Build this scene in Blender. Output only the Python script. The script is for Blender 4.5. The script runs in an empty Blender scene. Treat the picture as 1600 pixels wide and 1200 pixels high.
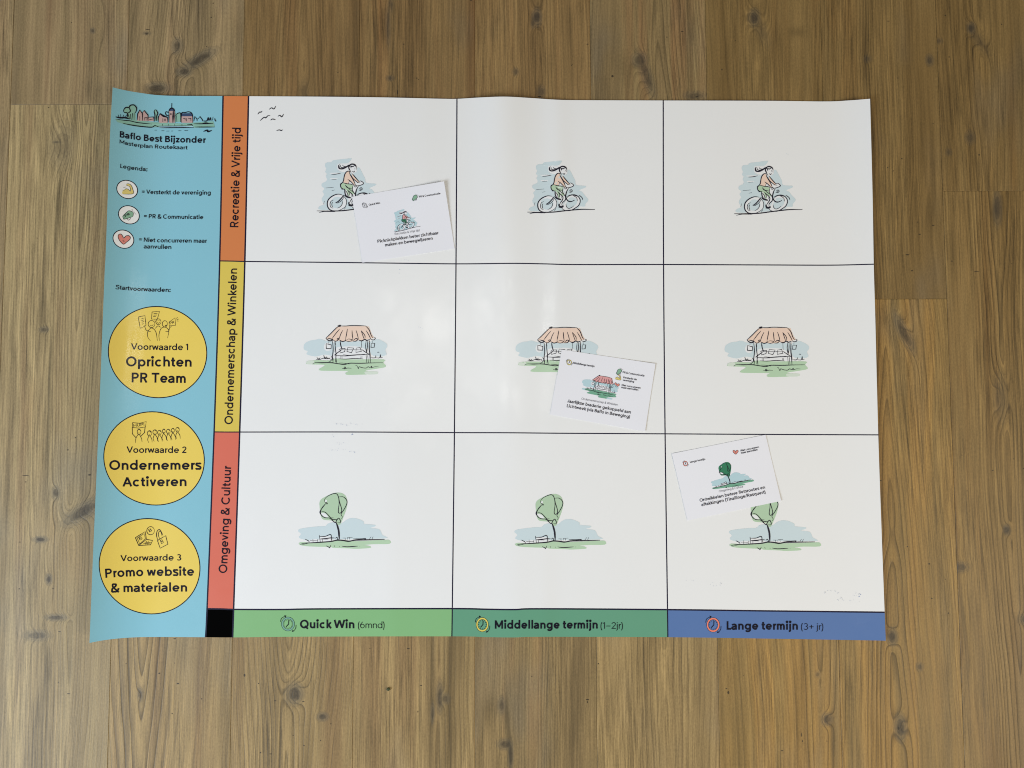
import bpy, bmesh, math, random, json
import numpy as np
from mathutils import Vector, Matrix
from mathutils.geometry import tessellate_polygon

S = bpy.context.scene
COL = S.collection

# ------------------------------------------------------------------ camera
CAM_H, TILT, FOC = 1.2, math.radians(3.55), 1200.0      # metres, radians, pixels at 1600 wide
cam_data = bpy.data.cameras.new('camera')
cam_data.sensor_fit = 'HORIZONTAL'
cam_data.sensor_width = 36.0
cam_data.lens = FOC / 1600.0 * 36.0
cam_data.clip_start = 0.05
cam_data.clip_end = 50
cam = bpy.data.objects.new('camera', cam_data)
cam.location = (0, 0, CAM_H)
cam.rotation_euler = (TILT, 0, 0)
COL.objects.link(cam)
S.camera = cam

# ------------------------------------------------------------------ light
S.view_settings.view_transform = 'Standard'
S.view_settings.look = 'None'
S.view_settings.gamma = 1
S.view_settings.exposure = 0.0
S.render.engine = 'CYCLES'
S.cycles.filter_width = 1.05
W = bpy.data.worlds.new('World')
S.world = W
W.use_nodes = True
W.node_tree.nodes['Background'].inputs[0].default_value = (1.0, 0.94, 0.84, 1)
W.node_tree.nodes['Background'].inputs[1].default_value = 0.16

def area(name, loc, target, sx, sy, power, colour):
    d = bpy.data.lights.new(name, 'AREA')
    d.shape = 'RECTANGLE'; d.size = sx; d.size_y = sy
    d.energy = power; d.color = colour
    o = bpy.data.objects.new(name, d)
    o.location = loc
    o.rotation_euler = (Vector(target) - Vector(loc)).to_track_quat('-Z', 'Y').to_euler()
    COL.objects.link(o)
    return o
area('window_light', (-2.6, -1.5, 1.9), (-0.1, -0.1, 0), 1.8, 1.6, 110, (0.81, 0.92, 1.06))
area('warm_bounce_light', (2.6, -1.2, 2.0), (0.1, 0, 0), 1.5, 1.4, 62, (1.0, 0.90, 0.74))  # added lamp standing in for warm room bounce from the right
# a roof window almost overhead, three panes by two: its soft reflection lies on the gloss of the sheet
for i in range(3):
    for j in range(2):
        x, y = -0.52 + i * 0.30, 0.24 + j * 0.30
        area('roof_window_light', (x, y, 2.6), (x, y, 0), 0.20, 0.22, 1.4, (1.0, 0.98, 0.92))

# ------------------------------------------------------------------ helpers
def unproject(u, v, z):
    """point of the place at height z seen at photo position u, v"""
    dx, dy = (u - 800.0) / FOC, -(v - 600.0) / FOC
    ct, st = math.cos(TILT), math.sin(TILT)
    wy, wz = dy * ct + st, dy * st - ct
    t = (z - CAM_H) / wz
    return (dx * t, wy * t, z)

def clamp(a, lo=0.0, hi=1.0): return max(lo, min(hi, a))

def hz(u, v):
    """height of the poster: curled left side, soft rolls left from being stored in a tube"""
    yy = clamp((v - 150) / 850)
    t = clamp((280 - 33 * yy - u) / 105, 0, 1.3)
    z = 0.0013 + (0.0345 * (1 - yy) + 0.020 * yy) * t * t
    t = clamp((u - 1290) / 70, 0, 1.3)
    z += (0.0105 * (1 - yy) ** 1.5 + 0.002 * yy) * t * t
    z += (0.0085 * (1 - yy) ** 2.6 + 0.0006 + 0.0028 * yy ** 3.5) * math.exp(-((u - 782 - 28 * yy) / 40) ** 2)
    z += (0.0011 + 0.0008 * math.sin(v / 150.0)) * math.exp(-((u - 862 - 12 * math.sin(v / 210.0)) / 17) ** 2)
    z += 0.0009 * math.exp(-((u - 664 + 20 * yy) / 26) ** 2) * (1 - yy) + 0.0008 * math.exp(-((u - 612) / 22) ** 2) * yy
    z += 0.0018 * (1 - yy) * math.exp(-((u - 560) / 90) ** 2)
    z += 0.0007 * (1 + math.sin(u / 43.0 + 1.1 * math.sin(v / 260.0))) * (1 - 0.4 * yy)
    z += 0.0005 * (1 + math.sin(v / 71.0 + u / 190.0))
    return z

def lin(c):
    c /= 255.0
    return c / 12.92 if c <= 0.04045 else ((c + 0.055) / 1.055) ** 2.4

def rgb(r, g, b, k=1.0):
    return (lin(r) * k, lin(g) * k, lin(b) * k, 1)

PAPER = (0.825, 0.825, 0.818)
def onpaper(r, g, b, ref=(219, 221, 221)):
    """ink colour from how it looks next to bare paper"""
    return tuple(clamp(lin(c) / lin(q) * p, 0.002, 0.9) for c, q, p in zip((r, g, b), ref, PAPER)) + (1,)

def finish(o, label=None, cat=None, group=None, kind=None):
    if label: o['label'] = label
    if cat: o['category'] = cat
    if group: o['group'] = group
    if kind: o['kind'] = kind
    return o

def mesh_obj(name, verts, faces, mats, parent=None, fmat=None, smooth=True):
    me = bpy.data.meshes.new(name)
    me.from_pydata([tuple(p) for p in verts], [], faces)
    for m in mats: me.materials.append(m)
    if fmat is not None: me.polygons.foreach_set('material_index', fmat)
    if smooth: me.polygons.foreach_set('use_smooth', [True] * len(faces))
    me.update()
    o = bpy.data.objects.new(name, me)
    COL.objects.link(o)
    if parent is not None: o.parent = parent
    return o

# ------------------------------------------------------------------ materials
class NT:
    def __init__(s, mat):
        s.t = mat.node_tree; s.n = s.t.nodes; s.l = s.t.links
        s.bsdf = s.n['Principled BSDF']
    def put(s, sock, v):
        if isinstance(v, bpy.types.NodeSocket): s.l.new(v, sock)
        elif isinstance(v, tuple) and sock.type == 'VECTOR': sock.default_value = v[:3]
        else: sock.default_value = v
    def m(s, op, a, b=None, c=None):
        n = s.n.new('ShaderNodeMath'); n.operation = op
        s.put(n.inputs[0], a)
        if b is not None: s.put(n.inputs[1], b)
        if c is not None: s.put(n.inputs[2], c)
        return n.outputs[0]
    def xyz(s, x, y, z=0.0):
        n = s.n.new('ShaderNodeCombineXYZ')
        s.put(n.inputs[0], x); s.put(n.inputs[1], y); s.put(n.inputs[2], z)
        return n.outputs[0]
    def noise(s, vec, scale=1.0, detail=2.0, rough=0.5):
        n = s.n.new('ShaderNodeTexNoise')
        s.put(n.inputs['Vector'], vec); n.inputs['Scale'].default_value = scale
        n.inputs['Detail'].default_value = detail; n.inputs['Roughness'].default_value = rough
        return n.outputs['Fac']
    def step(s, v, a, b, to0=0.0, to1=1.0):
        n = s.n.new('ShaderNodeMapRange'); n.interpolation_type = 'SMOOTHSTEP'
        s.put(n.inputs[0], v)
        for i, q in enumerate((a, b, to0, to1)): n.inputs[i + 1].default_value = q
        return n.outputs[0]
    def mix(s, f, a, b, mode='MIX'):
        n = s.n.new('ShaderNodeMix'); n.data_type = 'RGBA'; n.blend_type = mode
        s.put(n.inputs[0], f); s.put(n.inputs[6], a); s.put(n.inputs[7], b)
        return n.outputs[2]
    def ramp(s, f, stops):
        n = s.n.new('ShaderNodeValToRGB'); e = n.color_ramp.elements
        while len(e) < len(stops): e.new(0.5)
        for q, (p, c) in zip(e, stops): q.position = p; q.color = c
        s.put(n.inputs[0], f)
        return n.outputs[0]

def new_mat(name):
    m = bpy.data.materials.new(name); m.use_nodes = True
    return m, NT(m)

def print_mat(name, colour, rough=0.42, coat=0.35, grain=0.03, spec=0.15):
    m, t = new_mat(name)
    tc = t.n.new('ShaderNodeTexCoord').outputs['Object']
    n1 = t.noise(tc, 900, 2)
    n2 = t.noise(tc, 14, 3)
    f = t.m('ADD', t.m('MULTIPLY', n1, grain), t.m('MULTIPLY', n2, grain))
    dark = tuple(c * 0.90 for c in colour[:3]) + (1,)
    t.put(t.bsdf.inputs['Base Color'], t.mix(t.m('MULTIPLY', f, 1.0), colour, dark))
    t.put(t.bsdf.inputs['Roughness'], t.step(t.noise(tc, 30, 3), 0.3, 0.7, rough - 0.05, rough + 0.05))
    t.bsdf.inputs['Specular IOR Level'].default_value = spec
    t.bsdf.inputs['Coat Weight'].default_value = coat
    t.bsdf.inputs['Coat IOR'].default_value = 1.45
    t.put(t.bsdf.inputs['Coat Roughness'], t.step(t.noise(tc, 9, 4, 0.65), 0.38, 0.62, 0.10, 0.28))
    bn = t.n.new('ShaderNodeBump'); bn.inputs['Strength'].default_value = 0.06; bn.inputs['Distance'].default_value = 0.0004
    t.put(bn.inputs['Height'], t.noise(tc, 260, 2))
    t.l.new(bn.outputs[0], t.bsdf.inputs['Normal'])
    return m

M = {}
M['paper'] = print_mat('white_paper', PAPER + (1,), 0.45, 0.40)
M['line'] = print_mat('navy_line', (0.010, 0.008, 0.030, 1), 0.5, 0.1)
M['card'] = print_mat('card_paper', (0.82, 0.82, 0.865, 1), 0.6, 0.0, 0.06)
M['ink'] = print_mat('black_ink', (0.008, 0.007, 0.016, 1), 0.5, 0.22, spec=0.1)
M['sketch'] = print_mat('sketch_ink', (0.022, 0.020, 0.032, 1), 0.5, 0.22, spec=0.1)
M['grey'] = print_mat('grey_ink', (0.17, 0.17, 0.19, 1), 0.5, 0.02)
M['black'] = print_mat('black_print', (0.002, 0.002, 0.002, 1), 0.7, 0.0, spec=0.0)
M['blue'] = print_mat('light_blue_print', onpaper(126, 180, 195))
M['orange'] = print_mat('orange_print', onpaper(197, 120, 72))
M['yellow'] = print_mat('yellow_print', onpaper(204, 183, 84))
M['red'] = print_mat('red_print', onpaper(202, 106, 88))
M['green'] = print_mat('green_print', onpaper(124, 173, 121))
M['teal'] = print_mat('teal_green_print', onpaper(94, 148, 121))
M['purple'] = print_mat('blue_violet_print', onpaper(84, 113, 162))
M['badge'] = print_mat('badge_yellow_print', onpaper(216, 191, 90))
M['white'] = print_mat('white_print', (0.83, 0.83, 0.82, 1))
M['sky'] = print_mat('pale_blue_wash', onpaper(190, 206, 211))
M['skyl'] = print_mat('paler_blue_wash', onpaper(201, 214, 218))
M['halo'] = print_mat('white_halo', onpaper(216, 219, 221))
M['salmon'] = print_mat('salmon_wash', onpaper(219, 195, 178))
M['leaf'] = print_mat('pale_green_wash', onpaper(166, 192, 164))
M['leafl'] = print_mat('paler_green_wash', onpaper(181, 203, 178))
M['grass'] = print_mat('grass_green_wash', onpaper(170, 197, 168))
M['grassl'] = print_mat('pale_grass_wash', onpaper(198, 210, 198))
M['csky'] = print_mat('card_blue_wash', onpaper(170, 198, 206))
M['cleaf'] = print_mat('card_deep_green', onpaper(50, 118, 88))
M['cgrass'] = print_mat('card_mid_green', onpaper(108, 160, 136))
M['croof'] = print_mat('card_rose', onpaper(205, 150, 150))
M['heart'] = print_mat('heart_red', onpaper(206, 130, 118))
M['cup'] = print_mat('cup_green', onpaper(128, 168, 142))
M['arm'] = print_mat('arm_yellow', onpaper(206, 190, 116))
M['rose'] = print_mat('house_rose', onpaper(176, 150, 146))
M['slate'] = print_mat('slate_blue', onpaper(52, 70, 100))
M['treeg'] = print_mat('skyline_green', onpaper(126, 170, 155))
M['deck'] = print_mat('bridge_blue', onpaper(160, 200, 215))
M['ring_b'] = print_mat('ring_blue_green', onpaper(112, 158, 140))
M['ring_y'] = print_mat('ring_yellow', onpaper(206, 192, 92))
M['ring_o'] = print_mat('ring_orange', onpaper(222, 128, 108))
M['mark'] = print_mat('faded_marker', onpaper(186, 193, 205))
M['markb'] = print_mat('blue_marker', onpaper(80, 110, 165))

# ------------------------------------------------------------------ drawing on a surface
def smooth_line(pts, closed=False, sub=4):
    if len(pts) < 3: return [tuple(map(float, p)) for p in pts]
    P = [np.array(p, float) for p in pts]
    n = len(P); out = []
    rng = range(n) if closed else range(n - 1)
    for i in rng:
        a = P[(i - 1) % n] if (closed or i > 0) else P[i]
        b, c = P[i], P[(i + 1) % n]
        d = P[(i + 2) % n] if (closed or i + 2 < n) else c
        for k in range(sub):
            t = k / sub
            q = 0.5 * ((2 * b) + (c - a) * t + (2 * a - 5 * b + 4 * c - d) * t * t + (3 * b - a - 3 * c + d) * t ** 3)
            out.append((q[0], q[1]))
    if not closed: out.append(tuple(P[-1]))
    return out

class Art:
    """flat print collected in photo coordinates and laid on a curved surface, one mesh"""
    def __init__(s, h, xf=None):
        s.h = h; s.v = []; s.f = []; s.fm = []; s.mats = []; s.xf = xf or (lambda x, y: (x, y)); s.layer = 0
    def mi(s, m):
        m = M[m] if isinstance(m, str) else m
        if m not in s.mats: s.mats.append(m)
        return s.mats.index(m)
    def pt(s, u, v, dz):
        s.v.append(unproject(u, v, s.h(u, v) + dz)); return len(s.v) - 1
    def ribbon(s, pts, w, mat='sketch', dz=0.0004, taper=True, closed=False, smooth=True, raw=False, wscale=1.0):
        if smooth and len(pts) > 2: pts = smooth_line(pts, closed)
        if not raw: pts = [s.xf(*p) for p in pts]
        if closed: pts = pts + [pts[0], pts[1]]
        # refine long pieces
        q = [pts[0]]
        for a, b in zip(pts, pts[1:]):
            k = max(1, int(math.hypot(b[0] - a[0], b[1] - a[1]) / 7))
            for j in range(1, k + 1): q.append((a[0] + (b[0] - a[0]) * j / k, a[1] + (b[1] - a[1]) * j / k))
        P = np.array(q); n = len(P)
        if n < 2: return
        T = np.zeros_like(P); T[1:-1] = P[2:] - P[:-2]; T[0] = P[1] - P[0]; T[-1] = P[-1] - P[-2]
        L = np.hypot(T[:, 0], T[:, 1]); L[L == 0] = 1; T /= L[:, None]
        d = np.r_[0, np.cumsum(np.hypot(*(P[1:] - P[:-1]).T))]; tot = d[-1] or 1
        m = s.mi(mat); ids = []
        for i in range(n):
            k = 1.0
            if taper:
                e = min(d[i], tot - d[i]) / max(0.35 * tot, 1e-6)
                k = 0.45 + 0.55 * min(1, e * 1.4)
            hw = w * wscale * k / 2
            nx, ny = -T[i, 1] * hw, T[i, 0] * hw
            ids.append((s.pt(P[i, 0] + nx, P[i, 1] + ny, dz), s.pt(P[i, 0] - nx, P[i, 1] - ny, dz)))
        for (a, b), (c, e) in zip(ids, ids[1:]):
            s.f.append((a, b, e, c)); s.fm.append(m)
    def fill(s, pts, mat, dz=None, smooth=True, raw=False, holes=()):
        if dz is None: dz = 0.00018 + 0.00001 * s.layer; s.layer += 1
        def prep(p):
            if smooth: p = smooth_line(p, True, 3)
            return p if raw else [s.xf(*q) for q in p]
        loops = [prep(pts)] + [prep(h) for h in holes]
        flat = [q for l in loops for q in l]
        tris = tessellate_polygon([[Vector((a, b, 0)) for a, b in l] for l in loops])
        bm = bmesh.new()
        vs = [bm.verts.new((a, b, 0)) for a, b in flat]
        for t in tris:
            try: bm.faces.new([vs[i] for i in t])
            except ValueError: pass
        for _ in range(6):
            es = [e for e in bm.edges if e.calc_length() > 11]
            if not es: break
            bmesh.ops.subdivide_edges(bm, edges=es, cuts=1)
            bmesh.ops.triangulate(bm, faces=bm.faces)
        bm.verts.index_update()
        base = len(s.v); m = s.mi(mat)
        for q in bm.verts: s.pt(q.co.x, q.co.y, dz)
        for f in bm.faces: s.f.append(tuple(base + q.index for q in f.verts)); s.fm.append(m)
        bm.free()
    def disc(s, cx, cy, rx, ry, mat, dz, skew=0.0, r0=0.0, seg=72, xf=False):
        m = s.mi(mat); rings = max(2, int((1 - r0) * max(rx, ry) / 7)); prev = None
        rs = [r0 + (1 - r0) * i / rings for i in range(rings + 1)]
        for r in rs:
            ring = []
            for k in range(seg):
                a = 2 * math.pi * k / seg
                x, y = cx + rx * r * math.cos(a) - skew * r * math.sin(a), cy + ry * r * math.sin(a)
                if xf: x, y = s.xf(x, y)
                ring.append(s.pt(x, y, dz))
            if prev:
                for k in range(seg):
                    s.f.append((prev[k], prev[(k + 1) % seg], ring[(k + 1) % seg], ring[k])); s.fm.append(m)
            prev = ring
    def text(s, string, base, cap, weight=118, mat='ink', dz=0.0004, up=None, track=0.0):
        """base: baseline points in photo coordinates, cap: cap height in photo pixels"""
        B = np.array(smooth_line(base, sub=8) if len(base) > 2 else base, float)
        d = np.r_[0, np.cumsum(np.hypot(*(B[1:] - B[:-1]).T))]
        gl = [glyph(c, weight) for c in string]
        adv = [g[0] + track for g in gl]
        tot = sum(adv) - 90
        L = d[-1]; m = s.mi(mat); x0 = -45.0
        def place(x, y):
            t = x / tot * L
            tc_ = clamp(t, 0, L)
            px, py = np.interp(tc_, d, B[:, 0]), np.interp(tc_, d, B[:, 1])
            i = min(max(int(np.searchsorted(d, tc_)), 1), len(d) - 1)
            tx, ty = (B[i] - B[i - 1]) / max(d[i] - d[i - 1], 1e-9)
            px += tx * (t - tc_); py += ty * (t - tc_)
            ux, uy = up or (ty, -tx)
            k = y / 700.0 * cap
            return px + ux * k, py + uy * k
        for g, a in zip(gl, adv):
            for q in g[1]:
                ids = []
                for c in q:
                    u_, v_ = place(x0 + c[0], c[1]); ids.append(s.pt(u_, v_, dz))
                s.f.append(tuple(ids)); s.fm.append(m)
            x0 += a
    def build(s, name, parent, label=None):
        # faces upward
        V = np.array(s.v); out = []
        for f in s.f:
            a, b, c = V[f[0]], V[f[1]], V[f[2]]
            if (b[0] - a[0]) * (c[1] - a[1]) - (b[1] - a[1]) * (c[0] - a[0]) < 0: f = f[::-1]
            out.append(f)
        o = mesh_obj(name, s.v, out, s.mats, parent, s.fm)
        if label: o['label'] = label
        return o

def similarity(p, q, P, Q):
    """map taking drawing points p, q to photo points P, Q"""
    a, b, A, B = complex(*p), complex(*q), complex(*P), complex(*Q)
    k = (B - A) / (b - a)
    def f(x, y):
        r = A + k * (complex(x, y) - a)
        return r.real, r.imag
    f.k = abs(k)
    return f
def zoomed(ox, oy, sc):
    f = lambda x, y: (ox + x / sc, oy + y / sc)
    f.k = 1.0 / sc
    return f
# ------------------------------------------------------------------ letter shapes: a geometric sans drawn as strokes
def _arc(cx, cy, rx, ry, a0, a1, n=None):
    n = n or max(6, int(abs(a1 - a0) / 15))
    return [(cx + rx * math.cos(math.radians(a0 + (a1 - a0) * i / n)), cy + ry * math.sin(math.radians(a0 + (a1 - a0) * i / n))) for i in range(n + 1)]
_gc = {}
def glyph(ch, w):
    """(advance, strokes) for stem width w; cap height 700, x-height 495"""
    if (ch, w) in _gc: return _gc[(ch, w)]
    h = w / 2; X = 495.0; C = 700.0; ASC = 730.0
    s = 62.0                              # side bearing of a stem
    R = 232.0 + h * 0.35                  # outer radius of a round bowl
    rx, ry, cy = R - h, X / 2 + 9 - h, X / 2
    x0 = s + h                            # first stem centre
    S_ = []; A = S_.append
    def ln(*p): A(list(p))
    dia = 0.55 * h
    if ch == ' ': adv = 215
    elif ch == 'l': ln((x0, 0), (x0, ASC)); adv = 2 * s + w
    elif ch == 'i': ln((x0, 0), (x0, X)); A(_arc(x0, 648, w * .29, w * .29, 0, 360, 10)); adv = 2 * s + w
    elif ch == 'j': A([(x0, X), (x0, -75)] + _arc(x0 - 85, -75, 85, 120 - h, 0, -90, 5) + [(x0 - 110, -195 + h)]); A(_arc(x0, 648, w * .29, w * .29, 0, 360, 10)); adv = 2 * s + w
    elif ch in 'nhmu':
        wd = (410 if ch != 'm' else 360) - h * 0.5; x1 = x0 + wd - h
        if ch == 'u':
            ln((x1, 0), (x1, X)); A([(x0, X), (x0, 205)] + _arc((x0 + x1) / 2, 205, (x1 - x0) / 2, 214 - h, 180, 360))
        else:
            ln((x0, 0), (x0, ASC if ch == 'h' else X))
            A(_arc((x0 + x1) / 2, 290, (x1 - x0) / 2, 214 - h, 180, 0) + [(x1, 0)])
            if ch == 'm':
                x2 = x1 + wd - h; A(_arc((x1 + x2) / 2, 290, (x2 - x1) / 2, 214 - h, 180, 0) + [(x2, 0)]); x1 = x2
        adv = x1 + h + s - 6
    elif ch == 'r': ln((x0, 0), (x0, X)); A(_arc(x0 + 165, 270, 165, 230 - h, 180, 85)); adv = x0 + 185
    elif ch in 'bp':
        A(_arc(x0 + rx, cy, rx, ry, 0, 360)); ln((x0, 0 if ch == 'b' else -190), (x0, ASC if ch == 'b' else X)); adv = x0 + 2 * rx + h + 38
    elif ch in 'dqg':
        c = 38 + R; x1 = c + rx
        A(_arc(c, cy, rx, ry, 0, 360))
        if ch == 'd': ln((x1, 0), (x1, ASC))
        elif ch == 'q': ln((x1, -190), (x1, X))
        else: A([(x1, X), (x1, -10)] + _arc(c, -10, rx, 195 - h, 0, -155))
        adv = x1 + h + s
    elif ch == 'o': A(_arc(38 + R, cy, rx, ry, 0, 360)); adv = 76 + 2 * R
    elif ch == 'c': A(_arc(38 + R, cy, rx, ry, 48, 312)); adv = 50 + 2 * R - 12
    elif ch == 'e': A(_arc(38 + R, cy, rx, ry, 0, 318)); ln((38 + h, cy - .1 * h), (38 + 2 * R - h * .6, cy - .1 * h)); adv = 70 + 2 * R
    elif ch == 'a':
        x1 = 395 - h * .2; 
        A(_arc(x1 - 160, 330, 160, 175 - h, 160, 0) + [(x1, 0)])
        A([(x1, 292 - h * .4), (x1 - 150, 292 - h * .4)] + _arc(x1 - 165, 148 - h * .1, 165 - h * .1, 145 - h * .5 - 12, 90, 270) + [(x1 - 110, 2 + h), (x1 - 20, 70 + h * .8), (x1, 130)])
        adv = x1 + h + s - 6
    elif ch == 's':
        A(smooth_line([(375, 385), (330, 460), (225, X + 8 - h), (120, 455), (95, 375), (150, 300), (235, 260), (330, 215), (372, 135), (320, 45), (215, h - 8), (110, 30 + h * .3), (62, 110)], sub=3)); adv = 440
    elif ch == 't': A([(150, 640), (150, 130)] + _arc(230, 130, 80, 130 - h, 180, 270, 5) + [(300, h)]); ln((30, X - h), (300, X - h)); adv = 335
    elif ch == 'f': A([(300, ASC + 8 - h), (250, ASC + 8 - h)] + _arc(240, 620, 90, ASC + 8 - h - 620, 90, 180, 5) + [(150, 0)]); ln((30, X - h), (300, X - h)); adv = 315
    elif ch == 'k': ln((x0, 0), (x0, ASC)); ln((x0 + 10, 190), (415, X)); ln((x0 + 110, 250), (430, 0)); adv = 455
    elif ch == 'v': ln((45 + dia, X), (240, 0 + dia)); ln((435 - dia, X), (240, 0 + dia)); adv = 480
    elif ch == 'w': ln((40 + dia, X), (195, dia)); ln((345, X - dia), (195, dia)); ln((345, X - dia), (495, dia)); ln((650 - dia, X), (495, dia)); adv = 690
    elif ch == 'y': ln((45 + dia, X), (245, dia)); ln((440 - dia, X), (175, -190)); adv = 485
    elif ch == 'z': ln((45, X - h), (405, X - h)); ln((45, h), (410, h)); ln((385 - h * .4, X - h), (65 + h * .4, h)); adv = 450
    elif ch == 'B':
        ln((x0, 0), (x0, C)); A([(x0, C - h), (330, C - h)] + _arc(330, 532, 165 - h * .6, C - h - 532, 90, -90, 8) + [(x0, 364)])
        A([(x0, 364), (350, 364)] + _arc(350, 182 + h * .5, 190 - h * .6, 182 - h * .5, 90, -90, 8) + [(x0, h)]); adv = 600
    elif ch in 'PR':
        ln((x0, 0), (x0, C)); A([(x0, C - h), (330, C - h)] + _arc(330, 500 - h * .2, 195 - h * .6, 200 - h * .8, 90, -90, 8) + [(x0, 300 + h * .4)])
        if ch == 'R': ln((330, 300), (500, 0))
        adv = 590 if ch == 'P' else 610
    elif ch == 'M': ln((x0, 0), (x0, C)); x1 = 760 - h; ln((x1, 0), (x1, C)); m_ = (x0 + x1) / 2; ln((x0, C - dia), (m_, 130)); ln((x1, C - dia), (m_, 130)); adv = x1 + h + s
    elif ch == 'N': ln((x0, 0), (x0, C)); x1 = 630 - h; ln((x1, 0), (x1, C)); ln((x0, C - dia), (x1, dia)); adv = x1 + h + s
    elif ch == 'H': ln((x0, 0), (x0, C)); x1 = 620 - h; ln((x1, 0), (x1, C)); ln((x0, 360), (x1, 360)); adv = x1 + h + s
    elif ch == 'U': x1 = 600 - h; A([(x0, C), (x0, 250)] + _arc((x0 + x1) / 2, 250, (x1 - x0) / 2, 258 - h, 180, 360) + [(x1, C)]); adv = x1 + h + s
    elif ch == 'L': ln((x0, 0), (x0, C)); ln((x0, h), (430, h)); adv = 450
    elif ch == 'J': A([(400 - h, C), (400 - h, 200)] + _arc(215, 200, 185 - h, 208 - h, 0, -170)); adv = 400 + s
    elif ch == 'T': ln((25, C - h), (555, C - h)); ln((290, 0), (290, C)); adv = 580
    elif ch == 'V': ln((25 + dia, C), (315, dia)); ln((605 - dia, C), (315, dia)); adv = 625
    elif ch == 'A': ln((25 + dia, 0), (320, C - dia)); ln((615 - dia, 0), (320, C - dia)); ln((120, 200 + h * .3), (520, 200 + h * .3)); adv = 640
    elif ch == 'W': ln((25 + dia, C), (240, dia)); ln((460, C - dia), (240, dia)); ln((460, C - dia), (680, dia)); ln((895 - dia, C), (680, dia)); adv = 920
    elif ch in 'OQ':
        A(_arc(395, 350, 355 - h, 360 - h, 0, 360, 32)); adv = 790
        if ch == 'Q': ln((440, 200), (690, -40))
    elif ch == 'C': A(_arc(395, 350, 355 - h, 360 - h, 47, 313, 24)); adv = 730
    elif ch == 'S': A(smooth_line([(505, 540), (450, 645), (310, C + 8 - h), (165, 645), (120, 530), (185, 430), (315, 375), (460, 310), (525, 185), (455, 55), (310, h - 8), (150, 45), (80, 160)], sub=3)); adv = 590
    elif ch == '1': ln((230 - h * .5, 0), (230 - h * .5, C)); ln((50, 560), (230 - h * .3, C - h)); adv = 330
    elif ch == '2': A(_arc(270, 500, 200 - h * .8, 208 - h, 170, -35) + [(90 + h * .5, h)]); ln((55, h), (480, h)); adv = 535
    elif ch == '3': A(_arc(265, 520, 180 - h * .6, 188 - h, 150, -90)); A(_arc(265, 200, 210 - h * .6, 208 - h, 90, -150)); adv = 530
    elif ch == '6': A(_arc(295, 225, 240 - h, 233 - h, 0, 360)); A([(55 + h, 225), (85, 400), (330, C)]); adv = 580
    elif ch == '&': A(smooth_line([(585, 0), (430, 165), (245, 370), (165, 510), (195, 650), (295, C + 5 - h), (395, 640), (400, 520), (300, 420), (150, 320), (75 + h * .6, 190), (120, 55), (265, h - 8), (430, 60), (540, 190), (580, 330)], sub=3)); adv = 650
    elif ch == '(': A(_arc(285, 270, 215 - h, 480, 112, 248, 12)); adv = 250
    elif ch == ')': A(_arc(-35, 270, 215 - h, 480, 68, -68, 12)); adv = 250
    elif ch == '/': ln((40, -60), (330, 760)); adv = 370
    elif ch == '=': ln((60, 420), (480, 420)); ln((60, 230), (480, 230)); adv = 540
    elif ch == '+': ln((60, 325), (480, 325)); ln((270, 115), (270, 535)); adv = 540
    elif ch == '–': ln((55, 290), (480, 290)); adv = 535
    elif ch == ':': A(_arc(x0, 60, w * .29, w * .29, 0, 360, 10)); A(_arc(x0, 420, w * .29, w * .29, 0, 360, 10)); adv = 2 * s + w
    elif ch == '!': ln((x0, 230), (x0, C)); A(_arc(x0, 60, w * .29, w * .29, 0, 360, 10)); adv = 2 * s + w
    else: raise KeyError(ch)
    quads = []
    for st in S_:
        P = np.array(st, float); n = len(P)
        closed = n > 6 and np.hypot(*(P[0] - P[-1])) < 1
        T = np.zeros_like(P); T[1:-1] = P[2:] - P[:-2]
        T[0] = P[1] - P[0]; T[-1] = P[-1] - P[-2]
        if closed: T[0] = T[-1] = P[1] - P[-2]
        T /= np.maximum(np.hypot(*T.T), 1e-6)[:, None]
        N = np.c_[-T[:, 1], T[:, 0]] * h
        a, b = P + N, P - N
        for i in range(n - 1): quads.append((a[i], b[i], b[i + 1], a[i + 1]))
    _gc[(ch, w)] = (adv, quads)
    return _gc[(ch, w)]
# ------------------------------------------------------------------ wooden floor
YAW = math.radians(0.17)
CY, SY = math.cos(YAW), math.sin(YAW)
ORG = Vector(unproject(742, 600, 0))
PW, PL = 0.1860, 1.22
def floor_local(u, v):
    p = Vector(unproject(u, v, 0)) - ORG
    return p.x * CY + p.y * SY, -p.x * SY + p.y * CY
def floor_world(x, y):
    return ORG.x + x * CY - y * SY, ORG.y + x * SY + y * CY

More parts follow.
